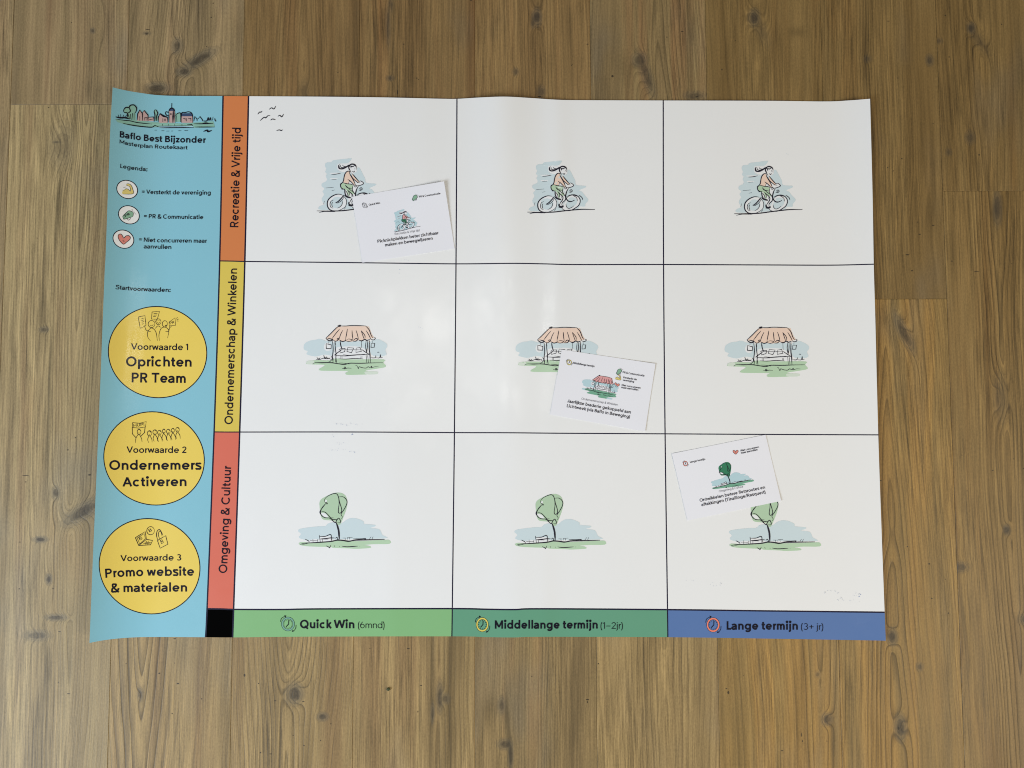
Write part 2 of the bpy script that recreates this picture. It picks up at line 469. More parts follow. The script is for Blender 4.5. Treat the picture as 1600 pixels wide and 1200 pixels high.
def wood(name, seed, tones, cx, cy, xc=0.0, slope=0.05, y0=0.0, freq=150.0, ring=0.6, knots=(), nicks=(), streaks=(), bright=1.0):
    """pine plank: growth rings as hyperbola-like arches round the heart line, bent round knots"""
    m, t = new_mat(name)
    rnd = random.Random(seed)
    tc = t.n.new('ShaderNodeTexCoord').outputs['Object']
    sp = t.n.new('ShaderNodeSeparateXYZ'); t.l.new(tc, sp.inputs[0])
    X, Y = sp.outputs[0], sp.outputs[1]
    ox, oy = rnd.uniform(-50, 50), rnd.uniform(-50, 50)
    def nz(sx, sy, detail=2.0, rough=0.5, z=0.0, px=None, py=None):
        return t.noise(t.xyz(t.m('MULTIPLY_ADD', px if px is not None else X, sx, ox),
                             t.m('MULTIPLY_ADD', py if py is not None else Y, sy, oy), z), 1.0, detail, rough)
    w1 = t.m('MULTIPLY_ADD', nz(5, 1.6, 2, z=1.3), 0.030, -0.015)
    w2 = t.m('MULTIPLY_ADD', nz(38, 7, 2, z=2.7), 0.0034, -0.0017)
    xw = t.m('ADD', t.m('ADD', X, w1), w2)
    xr = t.m('SUBTRACT', xw, xc)
    F = t.m('SQRT', t.m('MULTIPLY_ADD', xr, xr, 0.00003))
    yy = t.m('ADD', t.m('SUBTRACT', Y, y0), t.m('MULTIPLY_ADD', nz(3, 2.2, 1, z=5.1), 0.5, -0.25))
    F = t.m('MULTIPLY_ADD', yy, slope, F)
    dark = None; eye = None
    rim = None
    for (kx, ky, sx, sy, amp, dk, ang) in knots:
        dx_, dy_ = t.m('SUBTRACT', xw, kx), t.m('SUBTRACT', Y, ky)
        ca, sa = math.cos(math.radians(ang)), math.sin(math.radians(ang))
        if ang:
            dx_, dy_ = t.m('ADD', t.m('MULTIPLY', dx_, ca), t.m('MULTIPLY', dy_, sa)), t.m('SUBTRACT', t.m('MULTIPLY', dy_, ca), t.m('MULTIPLY', dx_, sa))
        ax = t.m('DIVIDE', dx_, sx)
        ay = t.m('DIVIDE', dy_, sy)
        r2 = t.m('MULTIPLY_ADD', ax, ax, t.m('MULTIPLY', ay, ay))
        g = t.m('POWER', 2.718, t.m('MULTIPLY', r2, -0.28))
        F = t.m('MULTIPLY_ADD', g, amp, F)
        if dk > 0:
            e = t.m('MULTIPLY', t.step(t.m('ADD', r2, t.m('MULTIPLY_ADD', nz(120, 120, 3, z=9.0), 1.2, -0.6)), 1.4, 0.25), dk)
            dark = e if dark is None else t.m('MAXIMUM', dark, e)
            h = t.m('MULTIPLY', t.step(r2, 5.5, 0.6), 0.55 * dk)
            eye = h if eye is None else t.m('MAXIMUM', eye, h)
            q = t.m('MULTIPLY', t.m('MULTIPLY', t.m('POWER', t.m('FRACT', t.m('MULTIPLY_ADD', t.m('SQRT', r2), 2.1, t.m('MULTIPLY', nz(90, 60, 2, z=21.0), 1.6))), 3.0), t.step(r2, 7.0, 1.0)), dk)
            rim = q if rim is None else t.m('MAXIMUM', rim, q)
    # ring lines: clear round the heart line and in patches, faint elsewhere
    jit = t.m('MULTIPLY', t.noise(t.xyz(t.m('MULTIPLY_ADD', F, 26, ox), t.m('MULTIPLY', Y, 0.6)), 1.0, 2), 0.030)
    jit = t.m('ADD', jit, t.m('MULTIPLY', nz(120, 14, 2, z=22.0), 0.0016))
    ph = t.m('MULTIPLY', t.m('ADD', F, jit), freq * 1.12)
    saw = t.m('FRACT', ph)
    late = t.m('MULTIPLY', t.m('POWER', saw, 4.0), t.step(saw, 1.0, 0.90))
    heart = t.step(t.m('ABSOLUTE', xr), 0.060, 0.020)
    vis = t.m('ADD', t.step(nz(11, 1.5, 2, z=7.7), 0.42, 0.62, 0.06, 0.7), t.m('MULTIPLY', heart, 0.80))
    vis = t.m('MULTIPLY', vis, t.m('MULTIPLY_ADD', nz(50, 5, 3, 0.6, z=23.0), 1.1, 0.40))
    late = t.m('MULTIPLY', late, t.m('MULTIPLY', vis, ring))
    # grain that follows the rings, at sizes the eye can still see
    fine = nz(330, 4.5, 3, 0.7, z=3.1, px=F)
    fine2 = nz(120, 2.6, 3, 0.6, z=4.4, px=F)
    pore = nz(400, 15, 3, 0.65, z=6.2)
    grit = nz(560, 230, 2, 0.7, z=24.0)
    band = t.noise(t.xyz(t.m('MULTIPLY_ADD', xw, 19, ox), t.m('MULTIPLY_ADD', Y, 0.8, oy), 8.8), 1.0, 3, 0.6)
    patch = nz(6, 2.4, 3, 0.6, z=11.1)
    mid_ = [sum(c[i] for c in tones) / 4 for i in range(3)]
    c0, c1, c2, c3 = [tuple(bright * (1.1 * q - 0.1 * m_) for q, m_ in zip(c[:3], mid_)) + (1,) for c in tones]
    base = t.ramp(band, [(0.30, c0), (0.44, c1), (0.54, c2), (0.68, c3)])
    grey = tuple(sum(c1[:3]) / 3 * k for k in (1.00, 0.93, 0.74))
    base = t.mix(t.step(patch, 0.54, 0.76, 0, 0.4), base, grey + (1,))
    red = tuple(c1[i] * k for i, k in enumerate((1.10, 0.95, 0.84))) + (1,)
    base = t.mix(t.step(nz(9, 2.0, 3, 0.6, z=25.0), 0.56, 0.76, 0, 0.55), base, red)
    calm = t.step(nz(8, 2.0, 3, 0.6, z=31.0), 0.36, 0.64, 0.30, 1.15)
    hf = t.m('ADD', t.m('MULTIPLY_ADD', fine, 1.25, -0.625), t.m('MULTIPLY_ADD', pore, 1.6, -0.8))
    val = t.m('ADD', t.m('MULTIPLY_ADD', hf, calm, 1.02), t.m('MULTIPLY_ADD', fine2, 0.55, -0.275))
    val = t.m('ADD', val, t.m('MULTIPLY_ADD', grit, 0.70, -0.35))
    val = t.m('ADD', val, t.m('MULTIPLY_ADD', nz(34, 7, 4, 0.65, z=13.0), 0.34, -0.17))
    val = t.m('MULTIPLY', val, t.m('MULTIPLY_ADD', t.m('MINIMUM', late, 0.85), -0.68, 1.07))
    # sharper dark lines and pale scratches along the grain
    cut = t.step(nz(210, 2.6, 3, 0.6, z=15.0, px=F), 0.64, 0.76, 0, 0.42)
    pale = t.step(nz(260, 13, 3, 0.6, z=16.0, px=F), 0.62, 0.78, 0, 0.30)
    val = t.m('MULTIPLY', val, t.m('SUBTRACT', 1.0, cut))
    val = t.m('ADD', val, pale)
    if rim is not None: val = t.m('MULTIPLY', val, t.m('SUBTRACT', 1.0, t.m('MULTIPLY', rim, 0.5)))
    for (kx, ky, sx, sy, dk) in streaks:      # soft grey-brown streaks
        ax = t.m('DIVIDE', t.m('SUBTRACT', xw, kx), sx); ay = t.m('DIVIDE', t.m('SUBTRACT', Y, ky), sy)
        r2 = t.m('MULTIPLY_ADD', ax, ax, t.m('MULTIPLY', ay, ay))
        g = t.m('POWER', 2.718, t.m('MULTIPLY', r2, -1.0))
        val = t.m('MULTIPLY', val, t.m('SUBTRACT', 1.0, t.m('MULTIPLY', t.m('MULTIPLY', g, dk), t.m('MULTIPLY_ADD', nz(160, 12, 3, z=17.0), 1.6, 0.2))))
    col = t.n.new('ShaderNodeVectorMath'); col.operation = 'SCALE'
    t.l.new(base, col.inputs[0]); t.l.new(val, col.inputs['Scale'])
    out = col.outputs[0]
    if eye is not None:
        out = t.mix(eye, out, tuple(0.62 * q for q in grey[:3]) + (1,))
        rk = t.m('MULTIPLY', dark, t.m('MULTIPLY_ADD', nz(200, 200, 3, z=19.0), 1.0, 0.35))
        out = t.mix(rk, out, (0.045 * bright, 0.034 * bright, 0.022 * bright, 1))
    # nail nicks: tiny dark dashes across the grain
    nk = None
    for (kx, ky, sx, sy) in nicks:
        ax = t.m('DIVIDE', t.m('SUBTRACT', X, kx), sx); ay = t.m('DIVIDE', t.m('SUBTRACT', Y, ky), sy)
        r2 = t.m('MULTIPLY_ADD', ax, ax, t.m('MULTIPLY', ay, ay))
        e = t.step(r2, 1.3, 0.5)
        nk = e if nk is None else t.m('MAXIMUM', nk, e)
    if nk is not None: out = t.mix(t.m('MULTIPLY', nk, 0.85), out, (0.022, 0.016, 0.010, 1))
    t.put(t.bsdf.inputs['Base Color'], out)
    t.put(t.bsdf.inputs['Roughness'], t.m('MULTIPLY_ADD', fine2, 0.16, 0.44))
    t.bsdf.inputs['Specular IOR Level'].default_value = 0.32
    b = t.n.new('ShaderNodeBump'); b.inputs['Strength'].default_value = 0.35; b.inputs['Distance'].default_value = 0.0006
    hgt = t.m('SUBTRACT', t.m('MULTIPLY', fine, 0.7), t.m('ADD', t.m('MULTIPLY', late, 0.9), t.m('MULTIPLY', cut, 1.5)))
    hgt = t.m('ADD', hgt, t.m('MULTIPLY', pore, 0.5))
    t.l.new(hgt, b.inputs['Height']); t.l.new(b.outputs[0], t.bsdf.inputs['Normal'])
    return m

def tone(a, b, c, d): return [tuple(x * k for x, k in zip(rgb(*q)[:3], (0.98, 0.965, 0.82))) + (1,) for q in (a, b, c, d)]
T_GREYTAN = tone((112, 96, 76), (136, 117, 90), (148, 127, 99), (128, 104, 80))
T_TAN = tone((118, 99, 70), (143, 121, 87), (153, 130, 94), (136, 112, 80))
T_PALE = tone((122, 105, 79), (147, 128, 98), (157, 138, 106), (140, 119, 91))
T_BROWN = tone((104, 82, 54), (122, 97, 65), (132, 107, 73), (122, 92, 60))
T_OCHRE = tone((100, 79, 47), (118, 95, 60), (126, 103, 67), (114, 89, 54))
T_GOLD = tone((118, 99, 68), (142, 116, 74), (154, 122, 74), (134, 112, 78))
T_MIX = tone((110, 92, 66), (134, 113, 82), (144, 122, 88), (140, 108, 76))

# every plank: column, its end joint seen in the photograph (v of the joint), looks above / below the joint
# feature lists are in photo positions: knots (u, v, half width, half height, pull, darkness), nicks (u, v, w, h), streaks
COLS = {
 -5: dict(j=-60, up=dict(t=T_GREYTAN), dn=dict(t=T_GREYTAN, xc=0.05)),
 -4: dict(j=163,
   up=dict(t=T_GREYTAN, xc=(161, 60), slope=0.012, freq=170, ring=0.5,
       knots=[(160, 35, 4, 34, .006, .0), (144, 48, 3, 3, .002, .7)], nicks=[(112, 35, 1.2, 1), (183, 0, 1.5, 1)],
       streaks=[(139, 95, 5, 60, .38), (136, 140, 4, 20, .3), (62, 120, 6, 60, .12)]),
   dn=dict(t=T_PALE, xc=(118, 560), slope=-0.022, y0=(118, 400), freq=190, ring=0.75,
       knots=[(94, 228, 14, 22, .016, .35), (86, 222, 5, 1.5, .0, .7), (128, 800, 24, 7, .014, .8, 34), (88, 770, 5, 6, .010, .75), (74, 905, 4, 5, .008, .8),
              (62, 843, 8, 3, .007, .9), (84, 965, 12, 3.2, .009, .75), (55, 993, 14, 5, .010, .6), (150, 790, 10, 5, .006, .5), (70, 515, 6, 3, .006, .6)],
       nicks=[(76, 168, 1.4, 1), (118, 684, 1.5, 1.2), (106, 703, 2, 1.2), (83, 920, 2.5, .8), (93, 987, 3, .8), (107, 1084, 3.5, 1), (31, 847, 1.5, 1), (30, 920, 1.4, 1.4), (150, 697, 1, 1), (58, 372, 1, 1),
              (40, 743, 7, .8), (40, 753, 2, 1), (91, 1066, 1, 1), (140, 742, 3, 1.5)],
       streaks=[(68, 470, 5, 60, .5), (78, 640, 3, 150, .4), (90, 330, 5, 60, .4), (65, 1080, 8, 90, .3), (20, 600, 3, 300, .16)])),
 -3: dict(j=560,
   up=dict(t=T_GREYTAN, xc=(300, 10), slope=0.05, y0=(290, 260), freq=165, ring=0.8,
       knots=[(276, 72, 6, 8, .012, .7), (312, 92, 21, 6, .010, .8, 32), (288, 112, 8, 5, .010, .8), (247, 138, 14, 6, .013, .8), (230, 52, 5, 2, .004, .5)],
       nicks=[(330, 27, 1.6, 1.2), (323, 73, 1.2, 1.2), (231, 46, 5, .8), (229, 53, 3, 1.4), (333, 5, 1.2, 1.4)],
       streaks=[(277, 140, 3, 60, .5), (210, 30, 12, 70, .25), (372, 60, 8, 70, .25), (268, 20, 3, 20, .4)]),
   dn=dict(t=T_TAN, xc=(220, 1100), slope=-0.050, y0=(220, 1160), freq=100, ring=1.0,
       knots=[(218, 1085, 3, 6, .003, .65)],
       nicks=[(197, 1037, 1.2, 1.2), (249, 1052, 2, 1.5), (273, 1036, 1, 1), (278, 1068, 2.5, 1.5), (315, 1092, 1.5, 1.2), (269, 1115, 1.3, 1.3), (273, 998, 3, 1)],
       streaks=[(200, 1100, 4, 70, .25), (262, 1100, 3, 60, .2), (345, 1120, 7, 70, .15)])),
 -2: dict(j=700,
   up=dict(t=T_BROWN, xc=(473, 80), slope=0.040, y0=(473, 140), freq=150, ring=0.7,
       knots=[(473, 146, 6, 14, .008, .2)], nicks=[(528, 113, 1.2, 1.2)], streaks=[(555, 60, 7, 80, .28), (404, 20, 3, 60, .2)]),
   dn=dict(t=T_TAN, xc=(450, 1120), slope=-0.060, y0=(450, 1000), freq=150, ring=1.0,
       knots=[(460, 1084, 9, 10, .019, .8), (456, 1110, 22, 40, .010, .0), (504, 1120, 7, 4, .006, .7)],
       nicks=[(430, 1095, 2.5, .9), (474, 1096, 2.5, .9), (475, 1165, 1.5, 1), (423, 1178, 2.8, .9), (517, 1131, 1.5, 1), (407, 1176, 1.5, 1.5), (382, 1055, 2, 3), (404, 1068, 1.2, 1.2), (501, 1157, 1.2, 1), (458, 1149, 1.2, 1)],
       streaks=[(500, 1080, 4, 90, .25), (375, 1080, 8, 90, .15)])),
 -1: dict(j=400,
   up=dict(t=T_BROWN, xc=(600, 100), slope=-0.03, y0=(600, -200), freq=120, ring=0.9,
       knots=[(607, 40, 3, 22, .004, .5), (612, 8, 3, 8, .003, .4), (609, 122, 4, 3, .003, .6)],
       nicks=[(631, 69, 1.3, 1.3), (651, 122, 2, 1), (654, 124, 1, 1), (621, 144, 1.2, 5), (736, 1, 2, 1)],
       streaks=[(586, 60, 3, 120, .4), (612, 90, 3, 90, .35), (730, 70, 9, 120, .28), (664, 60, 8, 90, .15)]),
   dn=dict(t=T_TAN, xc=(684, 1100), slope=0.010, y0=(684, 1100), freq=130, ring=0.55,
       knots=[(686, 1090, 4, 14, .005, .6), (695, 1092, 6, 5, .004, .5), (676, 1115, 2, 10, .003, .6)],
       nicks=[(638, 1013, 3, 1), (658, 1071, 2, 1), (653, 1112, 1.1, 2), (578, 1013, 1, 1)],
       streaks=[(674, 1100, 5, 180, .42), (703, 1090, 3, 170, .36), (688, 1150, 8, 90, .25), (570, 1160, 16, 40, .2)])),
 0: dict(j=620,
   up=dict(t=T_BROWN, xc=(838, 60), slope=0.016, y0=(838, 160), freq=160, ring=0.85,
       knots=[(837, 27, 6, 9, .011, .85), (831, 37, 3, 5, .002, .6), (842, 143, 5, 6, .005, .5), (803, 112, 4, 4, .006, .5)],
       nicks=[(843, 151, 4, 1.5), (894, 101, 1, 1), (918, 69, 2.5, 1), (893, 102, 1, 1)], streaks=[(890, 90, 3, 90, .25), (880, 20, 8, 60, .12)]),
   dn=dict(t=T_MIX, xc=(830, 1120), slope=0.006, freq=175, ring=0.75,
       knots=[(790, 1163, 8, 5, .004, .7), (784, 1102, 4, 8, .004, .6), (798, 1180, 3, 14, .003, .7)],
       nicks=[(831, 1057, 1, 1), (918, 1093, 3.2, 1.2), (918, 1097, 1, 2)],
       streaks=[(792, 1120, 3, 40, .5), (797, 1175, 3, 45, .6), (765, 1110, 16, 22, .25), (895, 1120, 12, 110, .18), (925, 1100, 7, 140, .2)])),
 1: dict(j=350,
   up=dict(t=T_MIX, xc=(1029, 60), slope=0.085, y0=(1029, 130), freq=125, ring=1.0, bright=.86,
       knots=[(999, 94, 9, 8, .010, .7, 0), (1009, 118, 7, 24, .016, .6, 18), (1086, 150, 12, 5, .008, .55)],
       nicks=[(1042, 58, 1.3, 1.3), (1066, 49, 3, 1), (1089, 151, 3, 1), (957, 119, 2.5, 2.5)], streaks=[(1080, 60, 8, 120, .25), (976, 110, 12, 30, .22)]),
   dn=dict(t=T_TAN, xc=(1044, 1100), slope=-0.040, y0=(1044, 1120), freq=95, ring=0.9,
       knots=[(1044, 1060, 6, 30, .005, .0)], nicks=[(935, 1037, 1.4, 1.4)], bright=.97,
       streaks=[(960, 1090, 20, 60, .12), (1094, 1080, 5, 110, .18)])),
 2: dict(j=820,
   up=dict(t=T_OCHRE, xc=(1185, 50), slope=-0.04, y0=(1185, 120), freq=95, ring=0.7,
       knots=[(1180, 28, 7, 9, .014, .85), (1191, 46, 7, 20, .008, .25, 25)], nicks=[(1149, 63, 1, 1), (1128, 109, 2, 1)],
       streaks=[(1245, 50, 12, 9, .3), (1215, 55, 5, 20, .2)]),
   dn=dict(t=T_GOLD, xc=(1277, 1080), slope=-0.040, y0=(1277, 1140), freq=85, ring=1.0,
       knots=[(1288, 1124, 6, 6, .012, .7), (1272, 1054, 3, 3, .002, .4)],
       nicks=[(1252, 1148, 1, 4), (1222, 1173, 2.5, 1), (1135, 1076, 2, 1), (1138, 1082, 2, 3), (1254, 1158, 1, 2), (1162, 1055, .8, .8), (1292, 1158, 1, 1.2), (1316, 1091, 2, .8)],
       streaks=[(1250, 1040, 4, 60, .45), (1240, 1130, 7, 90, .22), (1297, 1160, 5, 40, .25), (1255, 1150, 3, 50, .25)])),
 3: dict(j=467,
   up=dict(t=T_OCHRE, xc=(1330, 60), slope=0.01, freq=170, ring=0.75, bright=1.02,
       knots=[(1451, 94, 5, 6, .003, .7), (1434, 375, 30, 40, .012, .0), (1356, 92, 5, 4, .004, .4)],
       nicks=[(1388, 33, 3, .8), (1409, 248, 1.5, 1.3), (1387, 262, 1.2, 1.2), (1396, 267, 1.2, 1), (1434, 347, 1.5, 1), (1437, 366, 2.5, 1), (1458, 352, 3, 1), (1418, 398, 4, 1.2), (1425, 423, 2.5, 1.2), (1458, 193, 1, 1), (1403, 122, .8, 2), (1243, 47, 3, 3), (1255, 50, 2, 2)],
       streaks=[(1351, 50, 5, 90, .35), (1352, 100, 3, 50, .3), (1290, 80, 10, 160, .15), (1458, 345, 10, 40, .25), (1459, 250, 4, 90, .2)]),
   dn=dict(t=T_GOLD, xc=(1387, 740), slope=0.055, y0=(1387, 640), freq=115, ring=1.0, bright=.93,
       knots=[(1409, 520, 6, 20, .016, .75, 22), (1395, 995, 6, 8, .014, .8), (1405, 1137, 7, 12, .013, .8), (1436, 1042, 4, 4, .005, .55), (1386, 840, 12, 20, .006, .0)],
       nicks=[(1418, 854, 1.6, 1.2), (1452, 881, 2, 1.6), (1456, 935, 1.6, 1.2), (1482, 958, 1.6, 1.4), (1376, 751, 2, 1), (1477, 905, 1, 1), (1404, 1138, 2, 3)],
       streaks=[(1410, 640, 7, 60, .15), (1370, 1130, 6, 60, .15)])),
 4: dict(j=298,
   up=dict(t=T_OCHRE, xc=(1538, 90), slope=-0.025, y0=(1538, 130), freq=90, ring=0.7, bright=.98,
       knots=[(1522, 44, 5, 6, .012, .8), (1531, 60, 6, 18, .010, .25, 30), (1520, 215, 6, 7, .006, .5), (1486, 238, 4, 4, .003, .4), (1472, 64, 5, 3, .004, .4)],
       nicks=[(1477, 24, 1.4, 1.4), (1483, 89, 1.4, 1.4), (1565, 38, 1.4, 1.4), (1458, 193, 1, 1), (1530, 242, 2, 1.5)],
       streaks=[(1490, 150, 14, 60, .18), (1462, 160, 5, 120, .3), (1590, 120, 8, 100, .15)]),
   dn=dict(t=T_OCHRE, xc=(1568, 560), slope=-0.022, y0=(1568, 560), freq=165, ring=1.0, bright=1.08,
       knots=[(1564, 622, 8, 22, .015, .35), (1574, 828, 4, 5, .007, .7), (1505, 886, 9, 5, .009, .6), (1599, 968, 7, 5, .007, .85), (1556, 325, 5, 18, .008, .7), (1568, 470, 16, 60, .007, .0)],
       nicks=[(1503, 711, 1.2, 1), (1551, 735, 2, .9), (1584, 717, 1.5, .9), (1487, 408, 2.5, .9), (1526, 424, 6, .7), (1581, 412, 1, 1), (1599, 732, 1, 1.5), (1511, 767, 1, 1)],
       streaks=[(1487, 390, 4, 50, .35), (1507, 980, 4, 90, .3), (1545, 600, 3, 200, .25), (1590, 560, 3, 300, .25), (1555, 330, 8, 30, .25)])),
 5: dict(j=900, up=dict(t=T_OCHRE), dn=dict(t=T_GOLD)),
}
SHARED = {}
floor = bpy.data.objects.new('floor', None); COL.objects.link(floor)
finish(floor, kind='structure')
floor['label'] = 'pine-look plank floor with grey-brown and ochre boards'

def plank(k, ya, yb, mat):
    """one board, its upper edges eased, a hair of gap to the next"""
    g, c, th = 0.00015, 0.0006, 0.006
    x0, x1 = -PW / 2 + g, PW / 2 - g
    cyy = (ya + yb) / 2; y0, y1 = ya - cyy + g, yb - cyy - g
    vs = [(x0, y0, -th), (x1, y0, -th), (x1, y1, -th), (x0, y1, -th),
          (x0, y0, -c), (x1, y0, -c), (x1, y1, -c), (x0, y1, -c),
          (x0 + c, y0 + c, 0), (x1 - c, y0 + c, 0), (x1 - c, y1 - c, 0), (x0 + c, y1 - c, 0)]
    fs = [(3, 2, 1, 0), (0, 1, 5, 4), (1, 2, 6, 5), (2, 3, 7, 6), (3, 0, 4, 7),
          (4, 5, 9, 8), (5, 6, 10, 9), (6, 7, 11, 10), (7, 4, 8, 11), (8, 9, 10, 11)]
    o = mesh_obj('plank', vs, fs, [mat], floor, smooth=False)
    wx, wy = floor_world((k + 0.5) * PW, cyy)
    o.location = (wx, wy, 0); o.rotation_euler = (0, 0, YAW)
    return o

def make_plank(k, ya, yb, spec, seed):
    cx, cyy = (k + 0.5) * PW, (ya + yb) / 2
    def loc(u, v):
        a, b = floor_local(u, v); return a - cx, b - cyy
    s = dict(spec); px = 0.001
    xc, y0 = s.get('xc', 0.02), s.get('y0', (742, 600))
    if isinstance(xc, tuple): xc = loc(*xc)[0]
    if isinstance(y0, tuple): y0 = loc(*y0)[1]
    kn = [(*loc(q[0], q[1]), q[2] * px * 0.85, q[3] * px, q[4], q[5] * 0.95, q[6] if len(q) > 6 else 0) for q in s.get('knots', ())]
    nk = [(*loc(a, b), w * px * 0.8, h * px * 0.8) for a, b, w, h in s.get('nicks', ())]
    st = [(*loc(a, b), w * px, h * px, dk) for a, b, w, h, dk in s.get('streaks', ())]
    mat = wood('pine_plank', seed, s['t'], cx, cyy, xc, s.get('slope', 0.03), y0, s.get('freq', 150), s.get('ring', 0.7), kn, nk, st, s.get('bright', 1.0))
    return plank(k, ya, yb, mat)

for k in sorted(range(-8, 9), key=lambda q: (q not in COLS, q)):
    rnd = random.Random(100 + k)
    if k in COLS:
        c = COLS[k]; yj = floor_local(742 + 185.6 * (k + .5), c['j'])[1]
        top = make_plank(k, yj, yj + PL, c['up'], 10 + 2 * k + 40)
        bot = make_plank(k, yj - PL, yj, c['dn'], 11 + 2 * k + 40)
        last = [top.data.materials[0], bot.data.materials[0]]
        SHARED[k] = last
    else:
        yj = rnd.uniform(-0.5, 0.5); last = SHARED[-4 if k < 0 else 0]
        plank(k, yj, yj + PL, last[k % 2]); plank(k, yj - PL, yj, last[(k + 1) % 2])
    plank(k, yj + PL, yj + 2 * PL, last[1]); plank(k, yj - 2 * PL, yj - PL, last[0])   # the boards run on past the frame
sub = mesh_obj('subfloor', [(-2, -2, -.0062), (2, -2, -.0062), (2, 2, -.0062), (-2, 2, -.0062)], [(0, 1, 2, 3)], [M['black']], None, smooth=False)
finish(sub, kind='structure')

# a green crumb on the boards
bm = bmesh.new()
bmesh.ops.create_icosphere(bm, subdivisions=2, radius=0.0026)
rr = random.Random(3)
for v in bm.verts:
    v.co *= rr.uniform(0.8, 1.15); v.co.z *= 0.6; v.co.x *= 1.1
me = bpy.data.meshes.new('crumb'); bm.to_mesh(me); bm.free()
mc, tcr = new_mat('green_crumb')
tcr.put(tcr.bsdf.inputs['Base Color'], tcr.ramp(tcr.noise(tcr.n.new('ShaderNodeTexCoord').outputs['Object'], 500, 2), [(0.3, (0.025, 0.03, 0.008, 1)), (0.7, (0.07, 0.08, 0.02, 1))]))
tcr.bsdf.inputs['Roughness'].default_value = 0.6
me.materials.append(mc)
cr = bpy.data.objects.new('crumb', me); cr.location = unproject(607, 1077, 0.0012); COL.objects.link(cr)
finish(cr, 'tiny dark green crumb lying on the bare planks below the poster', 'crumb')
# ------------------------------------------------------------------ poster sheet
def curve(pts):
    P = np.array(smooth_line(pts, sub=8)); return P
VC = [curve(p) for p in (
    [(176, 136.5), (172.3, 202), (168.6, 300), (165, 400), (163.3, 430), (155.5, 630), (148.6, 792), (144, 900), (139.8, 1004.6)],
    [(348.5, 150), (343.2, 408), (334.5, 675), (323.5, 951), (321, 996)],
    [(388.3, 150.5), (382.5, 409), (374.5, 675), (365, 951.5), (363.5, 996)],
    [(714, 154.6), (712.5, 411), (710, 677), (706.7, 951), (706, 995)],
    [(1036.3, 157), (1036.8, 412.5), (1039.2, 677), (1043, 953), (1043.5, 996)],
    [(1359.5, 154.3), (1363.3, 300), (1365.3, 414), (1367.7, 500), (1372.3, 680), (1377.5, 830), (1382, 950), (1384, 1001)])]
HC = [curve(p) for p in (
    [(165, 133.5), (176, 136.5), (200, 142), (225, 146), (245, 148.5), (275, 149.7), (348, 150), (388, 150.3), (500, 151), (600, 152.2), (690, 154.3), (715, 154.4), (752, 152.2), (790, 151), (830, 153.2), (870, 155.8), (905, 156.5), (1036, 157), (1200, 157.5), (1290, 158.5), (1325, 157), (1359.5, 154.3), (1400, 150)],
    [(130, 405), (343, 407.7), (382, 408.5), (500, 409.8), (600, 411), (715, 412.3), (800, 411.5), (850, 412.3), (900, 413.4), (1037, 413.3), (1200, 414), (1300, 414.3), (1365, 412.8), (1400, 412)],
    [(130, 673), (334, 674.9), (374, 675.1), (550, 675), (710, 676), (790, 676.2), (880, 677), (1040, 677.9), (1200, 678.8), (1372, 679.5), (1400, 679.6)],
    [(130, 951), (323, 951.3), (365, 952.2), (440, 952.4), (500, 951.5), (706, 951), (760, 952), (805, 952.5), (842, 951.3), (1043, 952.6), (1200, 954.6), (1383, 956.7), (1400, 957)],
    [(100, 1013), (139.6, 1004.6), (168.3, 999.5), (206.7, 996), (252, 995.3), (321.7, 995.7), (363.7, 996), (470, 994.8), (706, 994.3), (760, 995.5), (805, 996), (842, 995), (1043, 995.6), (1200, 997.8), (1384, 1001), (1420, 1002)])]
def vx(i, y): return float(np.interp(y, VC[i][:, 1], VC[i][:, 0]))
def hy(j, x): return float(np.interp(x, HC[j][:, 0], HC[j][:, 1]))
def cross(i, j):
    y = HC[j][:, 1].mean()
    for _ in range(12): x = vx(i, y); y = hy(j, x)
    return x, y
def patch_grid(i0, i1, j0, j1, step=6.0):
    c = {(a, b): cross(a, b) for a in (i0, i1) for b in (j0, j1)}
    A, B, Cc, D = c[(i0, j0)], c[(i1, j0)], c[(i0, j1)], c[(i1, j1)]
    nu = max(2, int(abs(B[0] - A[0]) / step)); nv = max(2, int(abs(Cc[1] - A[1]) / step))
    top = [(lambda x: (x, hy(j0, x)))(A[0] + (B[0] - A[0]) * s / nu) for s in range(nu + 1)]
    bot = [(lambda x: (x, hy(j1, x)))(Cc[0] + (D[0] - Cc[0]) * s / nu) for s in range(nu + 1)]
    lef = [(lambda y: (vx(i0, y), y))(A[1] + (Cc[1] - A[1]) * s / nv) for s in range(nv + 1)]
    rig = [(lambda y: (vx(i1, y), y))(B[1] + (D[1] - B[1]) * s / nv) for s in range(nv + 1)]
    g = []
    for b in range(nv + 1):
        t = b / nv; row = []
        for a in range(nu + 1):
            s = a / nu
            p = [(1 - t) * top[a][k] + t * bot[a][k] + (1 - s) * lef[b][k] + s * rig[b][k]
                 - ((1 - s) * (1 - t) * A[k] + s * (1 - t) * B[k] + (1 - s) * t * Cc[k] + s * t * D[k]) for k in (0, 1)]
            row.append(tuple(p))
        g.append(row)
    return g
